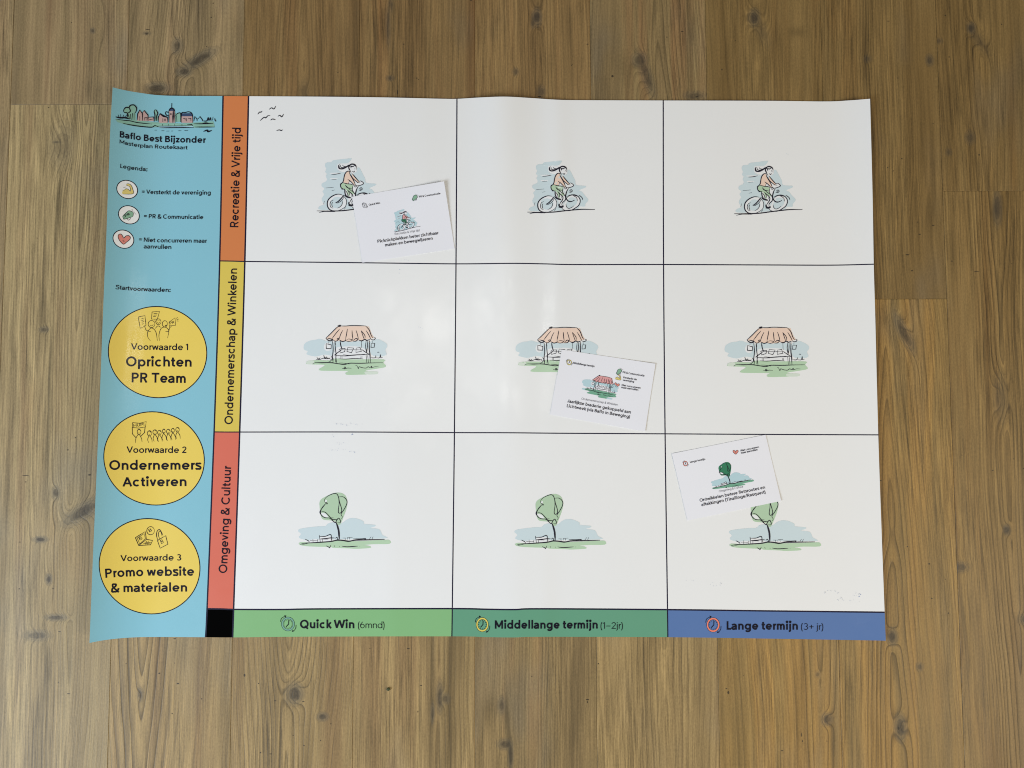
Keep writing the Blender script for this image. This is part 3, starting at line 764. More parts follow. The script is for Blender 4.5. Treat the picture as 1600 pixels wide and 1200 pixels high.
def grid_mesh(name, g, mats, parent, h, dz, thick=0.0):
    R, Cn = len(g), len(g[0]); V = []; Fc = []
    for row in g:
        for u, v in row: V.append(unproject(u, v, h(u, v) + dz))
    for b in range(R - 1):
        for a in range(Cn - 1):
            i = b * Cn + a; Fc.append((i, i + Cn, i + Cn + 1, i + 1))
    if thick:
        o = len(V)
        for row in g:
            for u, v in row: V.append(unproject(u, v, h(u, v) + dz - thick))
        for b in range(R - 1):
            for a in range(Cn - 1):
                i = o + b * Cn + a; Fc.append((i, i + 1, i + Cn + 1, i + Cn))
        rim = [a for a in range(Cn)] + [b * Cn + Cn - 1 for b in range(1, R)] + [(R - 1) * Cn + a for a in range(Cn - 2, -1, -1)] + [b * Cn for b in range(R - 2, 0, -1)]
        for k in range(len(rim)):                       # cut edge of the paper, with edges of its own
            a, b = rim[k], rim[(k + 1) % len(rim)]
            q = len(V); V += [V[a], V[b], V[b + o], V[a + o]]
            Fc.append((q, q + 1, q + 2, q + 3))
    return mesh_obj(name, V, Fc, mats, parent)

poster = bpy.data.objects.new('poster', None); COL.objects.link(poster)
finish(poster, 'large printed planning poster with blue legend panel and nine white cells on wooden floor', 'poster')
grid_mesh('paper_sheet', patch_grid(0, 5, 0, 4), [M['paper']], poster, hz, -0.00012, 0.00022)
legend = grid_mesh('legend_panel', patch_grid(0, 1, 0, 4, 5), [M['blue']], poster, hz, 0.0)
legend['label'] = 'light blue legend panel curling up at the left edge'
rows = []
for j, (m, lab) in enumerate((('orange', 'orange row heading'), ('yellow', 'yellow row heading'), ('red', 'red row heading'))):
    o = grid_mesh('row_heading', patch_grid(1, 2, j, j + 1), [M[m]], poster, hz, 0.0); o['label'] = lab; rows.append(o)
o = grid_mesh('corner_square', patch_grid(1, 2, 3, 4), [M['black']], poster, hz, 0.0); o['label'] = 'solid black corner square'
cols = []
for i, (m, lab) in enumerate((('green', 'light green column heading'), ('teal', 'sea green column heading'), ('purple', 'blue violet column heading'))):
    o = grid_mesh('column_heading', patch_grid(2 + i, 3 + i, 3, 4), [M[m]], poster, hz, 0.0); o['label'] = lab; cols.append(o)
cells = {}
for j in range(3):
    for i in range(3):
        cells[(i, j)] = grid_mesh('grid_cell', patch_grid(2 + i, 3 + i, j, j + 1), [M['paper']], poster, hz, 0.0)
def vline(i, j0, j1, w):
    a = Art(hz); y0, y1 = cross(i, j0)[1], cross(i, j1)[1]
    n = int((y1 - y0) / 5)
    a.ribbon([(vx(i, y0 + (y1 - y0) * k / n), y0 + (y1 - y0) * k / n) for k in range(n + 1)], w * 1.2, 'line', 0.00012, taper=False, smooth=False)
    a.build('grid_line', poster)
def hline(j, i0, i1, w):
    a = Art(hz); x0, x1 = cross(i0, j)[0], cross(i1, j)[0]
    n = int((x1 - x0) / 5)
    a.ribbon([(x0 + (x1 - x0) * k / n, hy(j, x0 + (x1 - x0) * k / n)) for k in range(n + 1)], w * 1.2, 'line', 0.00013, taper=False, smooth=False)
    a.build('grid_line', poster)
vline(1, 0, 4, 1.9); vline(2, 0, 4, 2.0); vline(3, 0, 4, 1.5); vline(4, 0, 4, 1.5)
hline(1, 1, 5, 1.4); hline(2, 1, 5, 1.4); hline(3, 1, 5, 1.9)

# ------------------------------------------------------------------ lettering on the poster
def put_text(parent, string, base, cap, weight=118, mat='ink', name='lettering', h=hz, up=None, dz=0.0004):
    a = Art(h); a.text(string, base, cap, weight, mat, dz, up); return a.build(name, parent)
L = legend
put_text(L, 'Baflo Best Bijzonder', [(186.9, 214.5), (207, 217.7), (227, 220.2), (261, 222.2), (320.7, 223.3)], 9.9, 132, up=(0.02, -1))
put_text(L, 'Masterplan Routekaart', [(186.7, 223.9), (203, 227.6), (220.6, 230.4), (244, 232), (292.6, 233.6)], 6.1, 112, up=(0.02, -1))
put_text(L, 'Legenda:', [(187.7, 262.2), (207, 265.4), (230, 267.8)], 6.5, 114, up=(0.05, -1))
put_text(L, '= Versterkt de vereniging', [(221.3, 302.4), (250, 303.6), (329.3, 304.2)], 6.6, 114)
put_text(L, '= PR & Communicatie', [(224.7, 340.6), (250, 341.6), (317.3, 342.4)], 6.6, 114)
put_text(L, '= Niet concurreren maar', [(216.7, 377.0), (245, 378.6), (322.7, 379.4)], 6.6, 114)
put_text(L, 'aanvullen', [(224.9, 388.2), (267.6, 389.2)], 6.6, 114)
put_text(L, 'Startvoorwaarden:', [(180.5, 451.7), (205, 454), (233.3, 455.4), (266.2, 456.3)], 6.6, 114)

def put_vert(parent, string, a, b, cap):
    put_text(parent, string, [a, b], cap, 104)
put_vert(rows[0], 'Recreatie & Vrije tijd', (372.2, 355.5), (376.2, 199.5), 13.0)
put_vert(rows[1], 'Ondernemerschap & Winkelen', (363.4, 663), (370.2, 419.5), 12.8)
put_vert(rows[2], 'Omgeving & Cultuur', (354.5, 895.6), (360.9, 729), 13.0)
put_text(cols[0], 'Quick Win', [(468.8, 981.8), (553.8, 981.8)], 13.2, 138)
put_text(cols[0], '(6mnd)', [(559, 981.6), (601, 981.6)], 10, 66)
put_text(cols[1], 'Middellange termijn', [(772.9, 982.4), (934.1, 982.2)], 13.0, 138)
put_text(cols[1], '(1–2jr)', [(938, 982.4), (973.5, 982.5)], 10, 66)
put_text(cols[2], 'Lange termijn', [(1135.2, 984), (1246.9, 984)], 13.2, 138)
put_text(cols[2], '(3+ jr)', [(1251.3, 984), (1286.7, 984.2)], 10, 66)

# round yellow conditions
def badge(cx, cy, rx, ry, skew, texts, label):
    a = Art(hz)
    a.disc(cx, cy, rx, ry, 'ink', 0.00012, skew, 0.0)
    a.disc(cx, cy, rx - 1.5, ry - 1.5, 'badge', 0.0002, skew, 0.0)
    o = a.build('condition_badge', legend); o['label'] = label
    return o
b1 = badge(246.2, 550.2, 77.6, 72, -1.8, (), 'yellow round badge with three cheering people')
b2 = badge(240.7, 716.3, 79.2, 73.6, -3.1, (), 'yellow round badge with banner and queue of people')
b3 = badge(233.7, 884.8, 79.4, 75.2, -3, (), 'yellow round badge with laptop and padlock')
# lettering and doodles lie on the badges, below them in the object tree of the legend
put_text(L, 'Voorwaarde 1', [(205.3, 546.4), (250, 547.0), (294.2, 547.2)], 10.0, 110)
put_text(L, 'Oprichten', [(197, 572.4), (299.5, 573.0)], 15.4, 128)
put_text(L, 'PR Team', [(205.3, 597.6), (290.3, 598.4)], 15.4, 128)
put_text(L, 'Voorwaarde 2', [(198.4, 707.6), (291.3, 707.8)], 10.0, 110)
put_text(L, 'Ondernemers', [(170.9, 734.2), (313.9, 733.8)], 15.0, 128)
put_text(L, 'Activeren', [(192.4, 760.2), (291.6, 759.6)], 15.0, 128)
put_text(L, 'Voorwaarde 3', [(189, 877.2), (232, 876.2), (283, 875.8)], 9.8, 110)
put_text(L, 'Promo website', [(164.5, 903.0), (198, 901), (234.5, 900.1), (303, 899.6)], 14.2, 128)
put_text(L, '& materialen', [(173.7, 926.0), (205, 925), (292.5, 924.4)], 14.0, 128)
# ------------------------------------------------------------------ sketches: fills and pen strokes, in drawing units
def p(s): 
    a = [float(x) for x in s.replace(',', ' ').split()]
    return list(zip(a[::2], a[1::2]))
def strokes(txt):
    out = []
    for ln in txt.strip().splitlines():
        w, pts = ln.split(':'); out.append((float(w), p(pts)))
    return out

CYC = dict(fills=[
 ('sky', '190 1010 215 960 300 930 265 890 250 830 290 760 265 700 300 655 250 610 260 560 325 530 345 490 325 440 345 395 315 360 335 310 315 260 322 210 360 192 430 188 460 158 620 140 770 125 775 145 730 200 690 214 560 216 530 250 545 330 640 372 740 345 860 372 880 300 912 290 950 350 985 425 1015 480 1035 560 1190 575 1198 605 1085 655 1135 680 1185 745 1250 825 1195 900 1190 945 1090 945 1050 990 820 1010 600 1025 300 1030'),
 ('halo', '535 225 540 325 640 335 735 320 740 365 790 400 835 382 872 340 872 260 830 222 790 208 700 222 600 222'),
 ('halo', '395 378 600 378 560 392 430 396'), ('halo', '410 472 520 474 520 486 410 490'),
 ('halo', '660 650 700 560 760 520 850 520 960 525 990 565 900 620 870 680 835 760 830 830 800 890 800 940 740 930 700 800 660 790'),
 ('halo', '500 755 600 765 665 820 690 885 670 965 610 1020 500 1045 410 1030 360 980 345 910 370 840 430 785', '520 800 590 820 625 880 610 940 560 985 500 1000 430 975 405 920 425 855 470 810'),
 ('halo', '960 735 1060 755 1110 830 1095 910 1030 980 930 1020 840 1020 780 975 800 930 840 850 870 780', '960 780 1030 800 1050 850 1030 910 960 960 900 975 855 950 850 900 880 840 910 790'),
 ('salmon', '740 352 700 358 662 400 648 460 632 530 650 565 700 575 720 565 740 530 712 495 755 520 815 592 842 590 828 545 790 480 760 420'),
 ('salmon', '790 400 845 460 905 545 880 552 820 500 790 440'),
 ('leaf', '620 552 585 575 582 610 600 648 660 668 720 712 760 745 800 752 832 742 805 700 785 655 800 605 760 585 705 575'),
 ('leafl', '690 690 712 780 740 790 745 745 715 705'),
], ink='''
16:600 762 520 755 430 790 365 850 345 920 360 990 410 1035 500 1050
8:600 770 660 820 685 880 670 960 630 1000 560 1035 500 1050
9:455 855 410 880 393 935 410 985 450 1000
9:440 890 425 930 437 985
9:612 880 602 940 565 980 522 1000
17:645 765 590 830 540 880 490 905
9:645 795 600 865 530 908 490 905
17:655 660 660 740 690 800
24:650 775 690 800 725 812 765 822
22:600 668 652 668
10:670 690 705 750 705 795
9:715 700 735 745 720 790
9:765 765 775 800
13:700 680 760 735 795 780 785 830 750 880 735 915
13:820 730 845 790 832 835 785 880 775 925
22:722 895 730 935 768 950 800 930
16:715 955 770 962 800 945 790 920
14:622 552 587 570 582 610 600 650 652 672
11:622 552 700 573 765 580 815 604
11:665 592 700 640 775 656
11:800 612 787 670 802 710 832 762
9:672 602 742 672 802 722
14:772 362 705 353 662 400 645 460 630 530 580 592
12:742 355 748 400 792 480 828 550 842 602
12:710 495 760 532 822 597
11:742 522 718 570
13:790 396 850 470 912 542
11:762 412 802 480 860 532 900 560
11:900 542 930 525 970 545 985 575 930 602 860 612 840 592
14:870 552 932 560
10:820 612 840 632 862 612 838 592 820 612
17:895 620 870 660 850 720 845 772 880 840 940 857 1005 830
11:900 682 932 692 962 670 946 645 918 660 942 680
13:862 770 920 742 1000 735 1070 770 1105 840 1080 920 1020 970 940 1012 860 1020 802 1000 775 970
9:980 752 1040 790 1052 850
9:850 900 860 950 900 980 960 957 990 930
9:872 792 902 760 970 742 1082 772
10:425 405 500 402 590 385
9:425 498 510 494
10:320 643 460 632
9:425 690 480 680
9:296 870 280 930
11:1075 738 1130 780 1150 830
16:160 1045 400 1050 620 1045 800 1025 1000 1005 1160 995 1340 1000 1360 990
11:200 1075 300 1055 480 1062
9:640 1025 667 990
20:738 244 790 228 840 244 864 284
14:700 262 735 246 762 262
12:560 250 566 292 600 305 660 292
13:740 250 690 282 620 312 560 302 550 250 575 235
11:582 240 592 280 640 287 700 262 750 240
9:620 240 642 265 722 272
17:760 240 730 280 740 320 757 347
14:832 252 800 272 770 265 770 302
9:866 282 858 330
8:840 290 834 320
10:790 350 820 370 832 345
10:750 347 776 392
''')
STALL = dict(fills=[
 ('sky', '145 515 170 460 250 420 330 410 400 395 490 425 600 440 625 560 600 655 480 640 350 668 290 665 190 635 210 590 155 565'),
 ('sky', '640 440 900 440 1150 435 1160 540 1040 560 640 560'),
 ('sky', '1180 450 1260 410 1320 402 1430 460 1452 512 1420 570 1440 640 1350 668 1200 640'),
 ('halo', '460 520 480 470 520 455 565 475 580 520 560 570 515 585 475 565'),
 ('halo', '650 560 700 520 1040 520 1170 645 1170 720 600 720 600 655'),
 ('grass', '190 760 220 735 400 728 560 730 640 700 900 715 1390 715 1390 765 1430 830 1300 860 1110 890 1180 905 1180 945 1000 955 820 957 800 922 820 897 420 892 390 862 440 832 460 800 210 792'),
 ('grassl', '190 762 215 736 300 734 300 788 210 792'), ('grassl', '1110 905 1290 905 1305 930 1280 948 1120 948'),
 ('salmon', '690 205 1120 198 1170 232 1212 330 1238 378 1130 402 1060 415 960 422 870 440 780 430 700 425 640 432 580 405 500 382 560 312 640 240'),
], ink='''
11:490 385 560 320 640 240 700 190
20:675 195 720 187 690 204
9:700 190 800 195 900 186 1110 192
11:1110 192 1165 250 1200 340 1230 385
14:490 385 520 412 560 426 600 410 560 395 520 385
9:600 410 640 432 680 415 690 385 665 395 680 415
12:700 410 750 436 800 420 800 395
8:800 420 850 437 910 412 850 397 820 407
11:910 430 960 430 990 402 960 390 920 420
14:1000 410 1050 427 1100 402 1130 420 1180 402
9:1190 402 1240 412 1265 385 1240 375
9:708 240 640 320 585 395
9:755 262 720 330 695 410
10:828 238 815 320 800 392
10:900 262 905 340 915 402
9:962 260 985 330 1000 402
9:1042 265 1100 340 1102 390
9:1042 265 1065 330 1090 402
9:1120 265 1160 330 1195 402
11:595 430 605 560 595 680 605 765
10:630 430 640 550 650 640 640 760
16:635 440 642 490
13:715 430 725 500 745 560
9:600 765 610 700
16:642 640 660 766
9:1045 430 1050 540
9:1120 430 1113 520 1130 620
9:1142 430 1140 520 1125 620
13:1170 420 1170 560 1180 640 1186 765
12:1120 640 1130 765
12:1145 650 1156 765
11:620 652 700 592 745 560
6:690 566 1050 566
10:1050 560 1110 602 1172 640
11:640 655 800 661 950 646 1170 640
6:760 640 900 655 1100 632
9:690 706 800 711 950 701 1075 709
8:725 660 725 710
8:742 665 745 710
8:1040 665 1035 710
8:1056 665 1055 705
6:325 765 600 762
11:285 786 330 766 420 771 520 766 600 771 700 786 780 796 860 776 950 776 1060 776 1200 771 1385 768
7:700 771 780 776 860 790
8:335 716 400 716 440 701 500 691 570 716
8:350 686 380 712 402 690
8:455 650 480 702 502 672
8:570 660 590 702 560 745 530 756
7:460 702 520 706 560 691
8:1190 690 1260 691 1272 650
8:1272 691 1330 691 1345 640 1350 690 1380 681
7:1295 610 1310 601 1325 613
8:740 850 770 861 780 836 800 841 780 866 830 851 890 856
8:955 816 975 811 1000 861 1010 831 1060 846 1120 851 1150 831 1180 841 1210 821 1200 846 1260 831 1315 833
''', sharp='''
10:700 562 730 545 792 545 786 595 710 616 716 590
10:830 530 926 540 890 612 820 591 835 530
10:960 541 1026 530 1046 591 960 606 966 546
12:495 470 576 490 572 549 498 546 495 470
11:1200 465 1256 465 1246 526 1196 531 1200 465
6:538 420 535 470
6:1217 425 1217 465
''')
TREE = dict(fills=[
 ('sky', '105 680 130 645 260 622 420 605 520 600 560 562 640 545 760 560 830 512 900 482 1000 487 1100 532 1108 568 1268 582 1268 608 1200 632 1335 650 1380 732 1432 762 1402 790 700 802 420 802 280 822 120 782 150 722'),
 ('leaf', '440 405 430 300 430 240 460 190 550 140 640 102 740 95 810 128 840 180 852 250 832 350 800 442 760 542 740 580 702 580 680 542 640 520 520 510 468 488'),
 ('grass', '120 880 140 845 280 850 460 842 640 820 820 832 1100 825 1400 810 1490 814 1490 870 1250 876 1100 890 1180 900 1200 932 980 946 880 940 640 932 600 920 430 915 220 905'),
 ('halo', '440 768 600 760 620 830 445 848'), ('halo', '275 815 400 800 440 850 280 850'), ('halo', '455 400 520 412 560 465 500 460 462 425'), ('halo', '512 215 540 205 535 235 520 245'),
], ink='''
9:510 240 505 200 550 150 640 110 690 115 715 160 730 230 765 350 750 400 720 402 714 360 725 260 715 160
9:720 160 790 160 840 210 840 270 800 350 755 420 775 462 760 490
9:510 240 540 250 545 266 520 260
9:530 252 470 320 445 390 460 440 520 476 640 476
9:520 266 440 370 445 420 500 470
9:460 380 520 396 600 480 650 542
9:570 480 640 501 692 501
10:600 501 640 531 670 550 690 511 720 481 745 521 740 551 700 551
22:680 546 700 601 720 681 728 800
14:140 880 200 862 400 850 600 835 700 815 800 821 880 831 960 816 1100 811 1300 806 1415 802
9:160 886 280 856
9:690 801 860 836 920 821
9:210 800 260 826 275 846
9:285 822 400 823
8:400 800 402 851
8:328 795 331 850
13:425 740 440 841
10:430 760 520 756 600 731 606 831
12:440 796 520 791 600 781 660 783
10:470 800 471 841
9:430 800 560 801
8:620 780 616 820
9:670 790 690 771 710 801
8:780 783 830 783
8:815 785 820 811
8:850 776 930 771
8:880 776 888 806
8:850 776 852 806
10:935 796 1050 796 1130 791 1100 811
9:1185 800 1210 762
9:1225 800 1240 761
9:530 900 570 921 580 931 600 890
8:650 895 660 916
8:730 905 736 916
10:765 905 850 916 1010 905
7:1035 905 1041 908
''')
SKY = dict(fills=[
 ('treeg', '205 215 230 160 300 122 380 140 386 200 370 240 380 332 320 332 260 320 250 250 215 235'),
 ('treeg', '90 322 380 337 600 362 1010 382 1450 352 1462 380 1470 430 1300 442 1190 440 700 432 600 436 420 432 250 402 120 362'),
 ('treeg', '625 195 650 190 680 232 680 340 640 352'), ('treeg', '925 240 990 236 1000 362 925 362'),
 ('rose', '400 252 430 202 462 235 490 202 540 262 546 300 620 300 622 352 390 342'),
 ('rose', '690 292 712 245 820 302 816 372 700 372'), ('rose', '835 202 915 202 915 372 835 372'), ('rose', '1010 280 1165 280 1165 372 1010 372'),
 ('slate', '835 208 850 176 875 165 900 176 912 206'), ('slate', '1010 242 1150 238 1166 282 1010 282'),
 ('deck', '700 425 1170 415 1170 440 700 442'),
], flat=True, ink='''
12:875 100 872 172
10:830 215 850 181 875 168 905 186 915 216
14:896 200 890 370
9:855 240 855 265
9:867 240 867 265
8:925 270 960 240 990 236 1000 262 998 360
8:940 270 945 360
8:1005 370 1010 240 1060 230 1110 220 1150 240 1165 290 1165 370
10:215 230 205 200 235 160 280 160 300 130 350 125 385 165 380 210 360 240
9:280 160 300 210 260 240
9:210 230 260 240 250 310
12:265 245 285 310
12:300 250 296 320
12:330 240 320 330
8:352 240 350 330
14:95 290 160 302 230 302 290 320
9:130 260 145 302
9:165 255 170 302
9:210 260 190 302
9:250 260 215 302
7:95 320 200 336 300 346 380 366 500 381 600 391
9:200 380 330 406 480 426 600 433 640 410 690 431
9:640 195 630 220 640 260 640 350
9:640 190 660 200 680 240 665 280 665 350
8:780 230 800 220 830 230
8:780 230 800 266 830 270
9:1300 345 1360 346 1380 300 1390 346
8:1400 340 1410 300 1420 346
8:1440 340 1446 290
8:1470 310 1480 346 1495 346
6:690 420 1170 415
8:700 441 1180 436
8:1180 386 1300 386 1450 381
8:1190 431 1470 431
7:1300 380 1350 372 1400 384
7:635 475 665 475
7:730 483 770 483
7:800 488 840 487
7:865 487 890 487
7:965 483 1005 483
7:1050 481 1100 478
12:1315 492 1370 475 1376 496 1430 478
7:745 390 746 410
7:825 390 826 410
7:915 390 916 410
7:1015 390 1016 410
''', sharp='''
9:835 215 835 365
9:915 210 920 370
9:395 332 400 250 430 195 465 240 470 342
9:465 240 490 200 545 266 545 350
8:545 295 620 290 630 356
8:500 340 500 300 530 300 530 340
8:430 340 430 282
10:560 330 610 321
9:685 360 690 290 710 245 815 300 820 366
16:715 252 760 280 815 296
8:750 310 750 360
8:770 315 770 350
8:785 315 785 350
8:1030 310 1060 310 1060 340
8:1080 310 1080 350
8:1100 310 1140 310 1140 350
9:1180 350 1195 285 1225 320 1225 350
9:1240 320 1265 285 1300 330 1300 350
8:1090 395 1155 395 1160 416
''')
def circ(cx, cy, rx, ry=None, a0=0.0, a1=360.0, n=14):
    ry = ry or rx
    return [(cx + rx * math.cos(math.radians(a0 + (a1 - a0) * i / n)), cy + ry * math.sin(math.radians(a0 + (a1 - a0) * i / n))) for i in range(n + 1)]
def doodle_team():
    D = strokes('''
6:510 615 485 580 485 530 520 495 560 530 575 615
6:515 530 470 515 455 470
6:555 500 580 475 605 490
6:595 615 590 560 610 500 650 488 682 520 670 590
6:650 526 680 526 690 480
6:550 415 555 442
4:505 465 520 476 538 462
4:573 438 586 452 600 436
4:645 468 655 478 664 462
9:648 468 662 476
4:568 428 602 426
5:686 480 700 488 706 474
''')
    s = strokes('''
6:400 390 458 380 468 470 415 500 400 420 400 390
5:425 410 445 404
5:426 425 447 420
5:428 440 448 436
5:434 460 444 450
6:525 345 595 340 575 412 520 412 525 345
5:540 360 575 358
5:540 375 572 373
5:535 388 560 387
6:685 440 740 400 746 470 686 475 685 440
5:752 405 765 396
5:756 417 775 411
5:756 428 772 431
''')
    D += [(6, circ(520, 458, 31, 33)), (6, circ(585, 437, 24, 27)), (6, circ(645, 456, 24, 29))]
    return D, s, zoomed(150, 430, 6.0), [('PR', (694, 462), (736, 450), 24)]
def doodle_queue():
    D = [(7, circ(545, 318, 20, 30)), (7, [(505, 440), (512, 382), (543, 345), (570, 385), (578, 430)]), (9, [(525, 300), (545, 287), (560, 302)]),
         (4, [(535, 325), (545, 332), (556, 325)])]
    for x, y, r in ((660, 332, 24), (720, 320, 22), (770, 324, 20), (818, 310, 16), (868, 312, 20), (918, 302, 18), (970, 292, 20)):
        D += [(7, circ(x, y, r, r + 5)), (7, [(x - 8, y + 104), (x - 20, y + 70), (x - 6, y + 30), (x + 4, y + 30), (x + 24, y + 60), (x + 30, y + 100)]), (9, [(x - 12, y - 20), (x + 4, y - 24), (x + 14, y - 8)]), (4, [(x - 8, y + 8), (x, y + 13), (x + 8, y + 8)])]
    s = strokes('''
7:472 215 550 222 625 203 615 262 540 275 472 268 472 215
8:470 268 472 340 510 380
8:612 262 605 325 565 364
''')
    return D, s, zoomed(140, 630, 7.06), [('HUP!', (484, 262), (604, 250), 32)]
def doodle_web():
    D = [(6, circ(549, 205, 31, 33)), (7, p('608 285 597 240 605 205 625 198 650 242')), (6, p('625 275 612 240 620 210 634 215 643 252'))]
    s = strokes('''
7:425 262 505 212 515 275 452 325 425 262
5:440 265 497 228 506 270 460 312 440 265
7:452 325 515 275 565 285 548 320 452 325
4:500 298 550 302
4:490 308 545 312
4:515 288 510 318
4:530 288 526 318
7:605 285 672 245 690 315 627 348 605 285
''')
    return D, s, zoomed(130, 790, 5.2174), [('B', (460, 284), (484, 274), 26), ('B', (540, 218), (562, 206), 25), ('B', (636, 312), (657, 304), 32)]

CARDPAL = {'leaf': 'cleaf', 'leafl': 'cgrass', 'grass': 'cgrass', 'grassl': 'csky', 'sky': 'csky', 'salmon': 'croof', 'halo': 'card'}
def draw(spec, xf, name, parent, h=hz, pal=None, label=None, wmul=1.0, mat='sketch', keep=None):
    a = Art(h, xf); pal = pal or {}
    for f in spec['fills']:
        m = f[0]
        m = pal.get(m, m)
        a.fill(p(f[1]), m, smooth=not spec.get('flat'), holes=[p(q) for q in f[2:]])
    for w, q in strokes(spec['ink']): a.ribbon(q, w * xf.k * wmul * 1.2, mat)
    for w, q in strokes(spec.get('sharp', '')): a.ribbon(q, w * xf.k * wmul * 1.2, mat, smooth=False)
    return a.build(name, parent, label)

cyc0 = zoomed(810, 240, 1486 / 130.0)
a0, a1 = (160, 1045), (1360, 990)
P0, P1 = cyc0(*a0), cyc0(*a1)
draw(CYC, cyc0, 'cyclist_drawing', cells[(1, 0)])
draw(CYC, similarity(a0, a1, (P0[0] - 329, P0[1] - 1.8), (P1[0] - 327.4, P1[1] - 3.0)), 'cyclist_drawing', cells[(0, 0)])
draw(CYC, similarity(a0, a1, (P0[0] + 323.1, P0[1] + 2.6), (P1[0] + 324.4, P1[1] + 0.0)), 'cyclist_drawing', cells[(2, 0)])
st0 = zoomed(460, 490, 10.0)
a0, a1 = (285, 786), (1385, 768)
P0, P1 = st0(*a0), st0(*a1)
draw(STALL, st0, 'market_stall_drawing', cells[(0, 1)])
draw(STALL, similarity(a0, a1, (P0[0] + 331, P0[1] + 2.0), (P1[0] + 329.5, P1[1] + 2.0)), 'market_stall_drawing', cells[(1, 1)])
draw(STALL, similarity(a0, a1, (P0[0] + 658, P0[1] + 3.2), (P1[0] + 659, P1[1] + 3.2)), 'market_stall_drawing', cells[(2, 1)])
tr0 = zoomed(455, 760, 1600 / 165.0)
a0, a1 = (140, 880), (1415, 802)
P0, P1 = tr0(*a0), tr0(*a1)
draw(TREE, tr0, 'tree_drawing', cells[(0, 2)])
draw(TREE, similarity(a0, a1, (P0[0] + 338.0, P0[1] + 1.2), (P1[0] + 336.6, P1[1] + 1.3)), 'tree_drawing', cells[(1, 2)])
draw(TREE, similarity(a0, a1, (P0[0] + 673, P0[1] + 2.2), (P1[0] + 672.4, P1[1] + 4.0)), 'tree_drawing', cells[(2, 2)])
draw(SKY, zoomed(170, 150, 1600 / 180.0), 'village_drawing', legend, wmul=1.4, mat='ink')
for k, fn in enumerate((doodle_team, doodle_queue, doodle_web)):
    D, s, xf, tx = fn()
    a = Art(hz, xf)
    for w, q in D: a.ribbon(q, w * xf.k * 0.85, 'ink')
    for w, q in s: a.ribbon(q, w * xf.k * 0.85, 'ink', smooth=False, taper=False)
    for t, A_, B_, cap in tx: a.text(t, [xf(*A_), xf(*B_)], cap * xf.k, 90, 'ink')
    a.build('doodle', legend)

for q in ('97 165 110 150 118 152 127 143', '173 133 190 122 205 130 218 110', '113 208 140 185 150 190 165 175 180 175',
          '232 180 245 172 258 183 270 163', '183 205 195 197 216 202', '223 275 240 270 255 274 265 268'):
    a = Art(hz, zoomed(380, 140, 4.285)); a.ribbon(p(q), 1.35, 'ink'); a.build('bird_drawing', cells[(0, 0)])

def arm_icon(a, sc=1.0, thick=1.0):
    a.fill(p('312 440 350 412 380 422 402 440 414 400 432 425 436 468 316 474'), 'arm')
    a.fill(p('355 362 380 354 412 375 428 420 405 435 398 395 378 380'), 'arm')
    for w, q in strokes('''
5:300 425 330 430 350 412 380 420 400 440 405 425 398 395 382 380 362 376 352 362
6:355 358 378 352 410 370 430 415 434 470 316 474
4:362 376 372 366
4:318 400 336 394 355 392
'''): a.ribbon(q, w * a.xf.k * thick, 'sketch')
def cup_icon(a, thick=1.0):
    a.fill(p('310 735 380 668 437 690 432 738 325 772'), 'cup', smooth=False)
    for w, q in strokes('''
7:310 735 345 701 380 668
7:380 668 410 674 437 690
7:437 690 436 715 432 738
7:432 738 380 756 325 772
12:312 738 324 770
6:322 728 338 764
6:362 765 385 780 408 755
4:415 652 424 665
4:425 650 432 676
4:440 672 450 690
4:452 684 458 712
4:462 700 472 724
'''): a.ribbon(q, w * a.xf.k * thick, 'sketch', dz=0.0003)
    if thick == 1.0: a.text('PR', [a.xf(342, 745), a.xf(398, 716)], 26 * a.xf.k, 150, 'sketch')
def heart_icon(a, thick=1.0):
    q = p('322 1062 285 1030 262 990 262 955 285 942 308 958 325 990 350 965 385 962 403 985 390 1012 355 1040')
    a.fill(q, 'heart')
    a.ribbon(q, 7 * a.xf.k * thick, 'sketch', closed=True, taper=False)
    for w, q in strokes('6:308 1012 335 1036\n6:314 1040 330 1010'): a.ribbon(q, w * a.xf.k * thick, 'sketch')
for (cx, cy), fn, lab in (((198.7, 296.0), arm_icon, 'round icon with flexed yellow arm'), ((201.4, 335.7), cup_icon, 'round icon with green megaphone cup'), ((192.8, 373.7), heart_icon, 'round icon with red heart')):
    a = Art(hz, zoomed(150, 240, 7.5))
    a.disc(cx, cy, 16.8, 14.9, 'ink', 0.00012, -2.0); a.disc(cx, cy, 15.4, 13.6, 'white', 0.0002, -1.9)
    a.layer = 6
    fn(a); a.build('legend_icon', legend, lab)

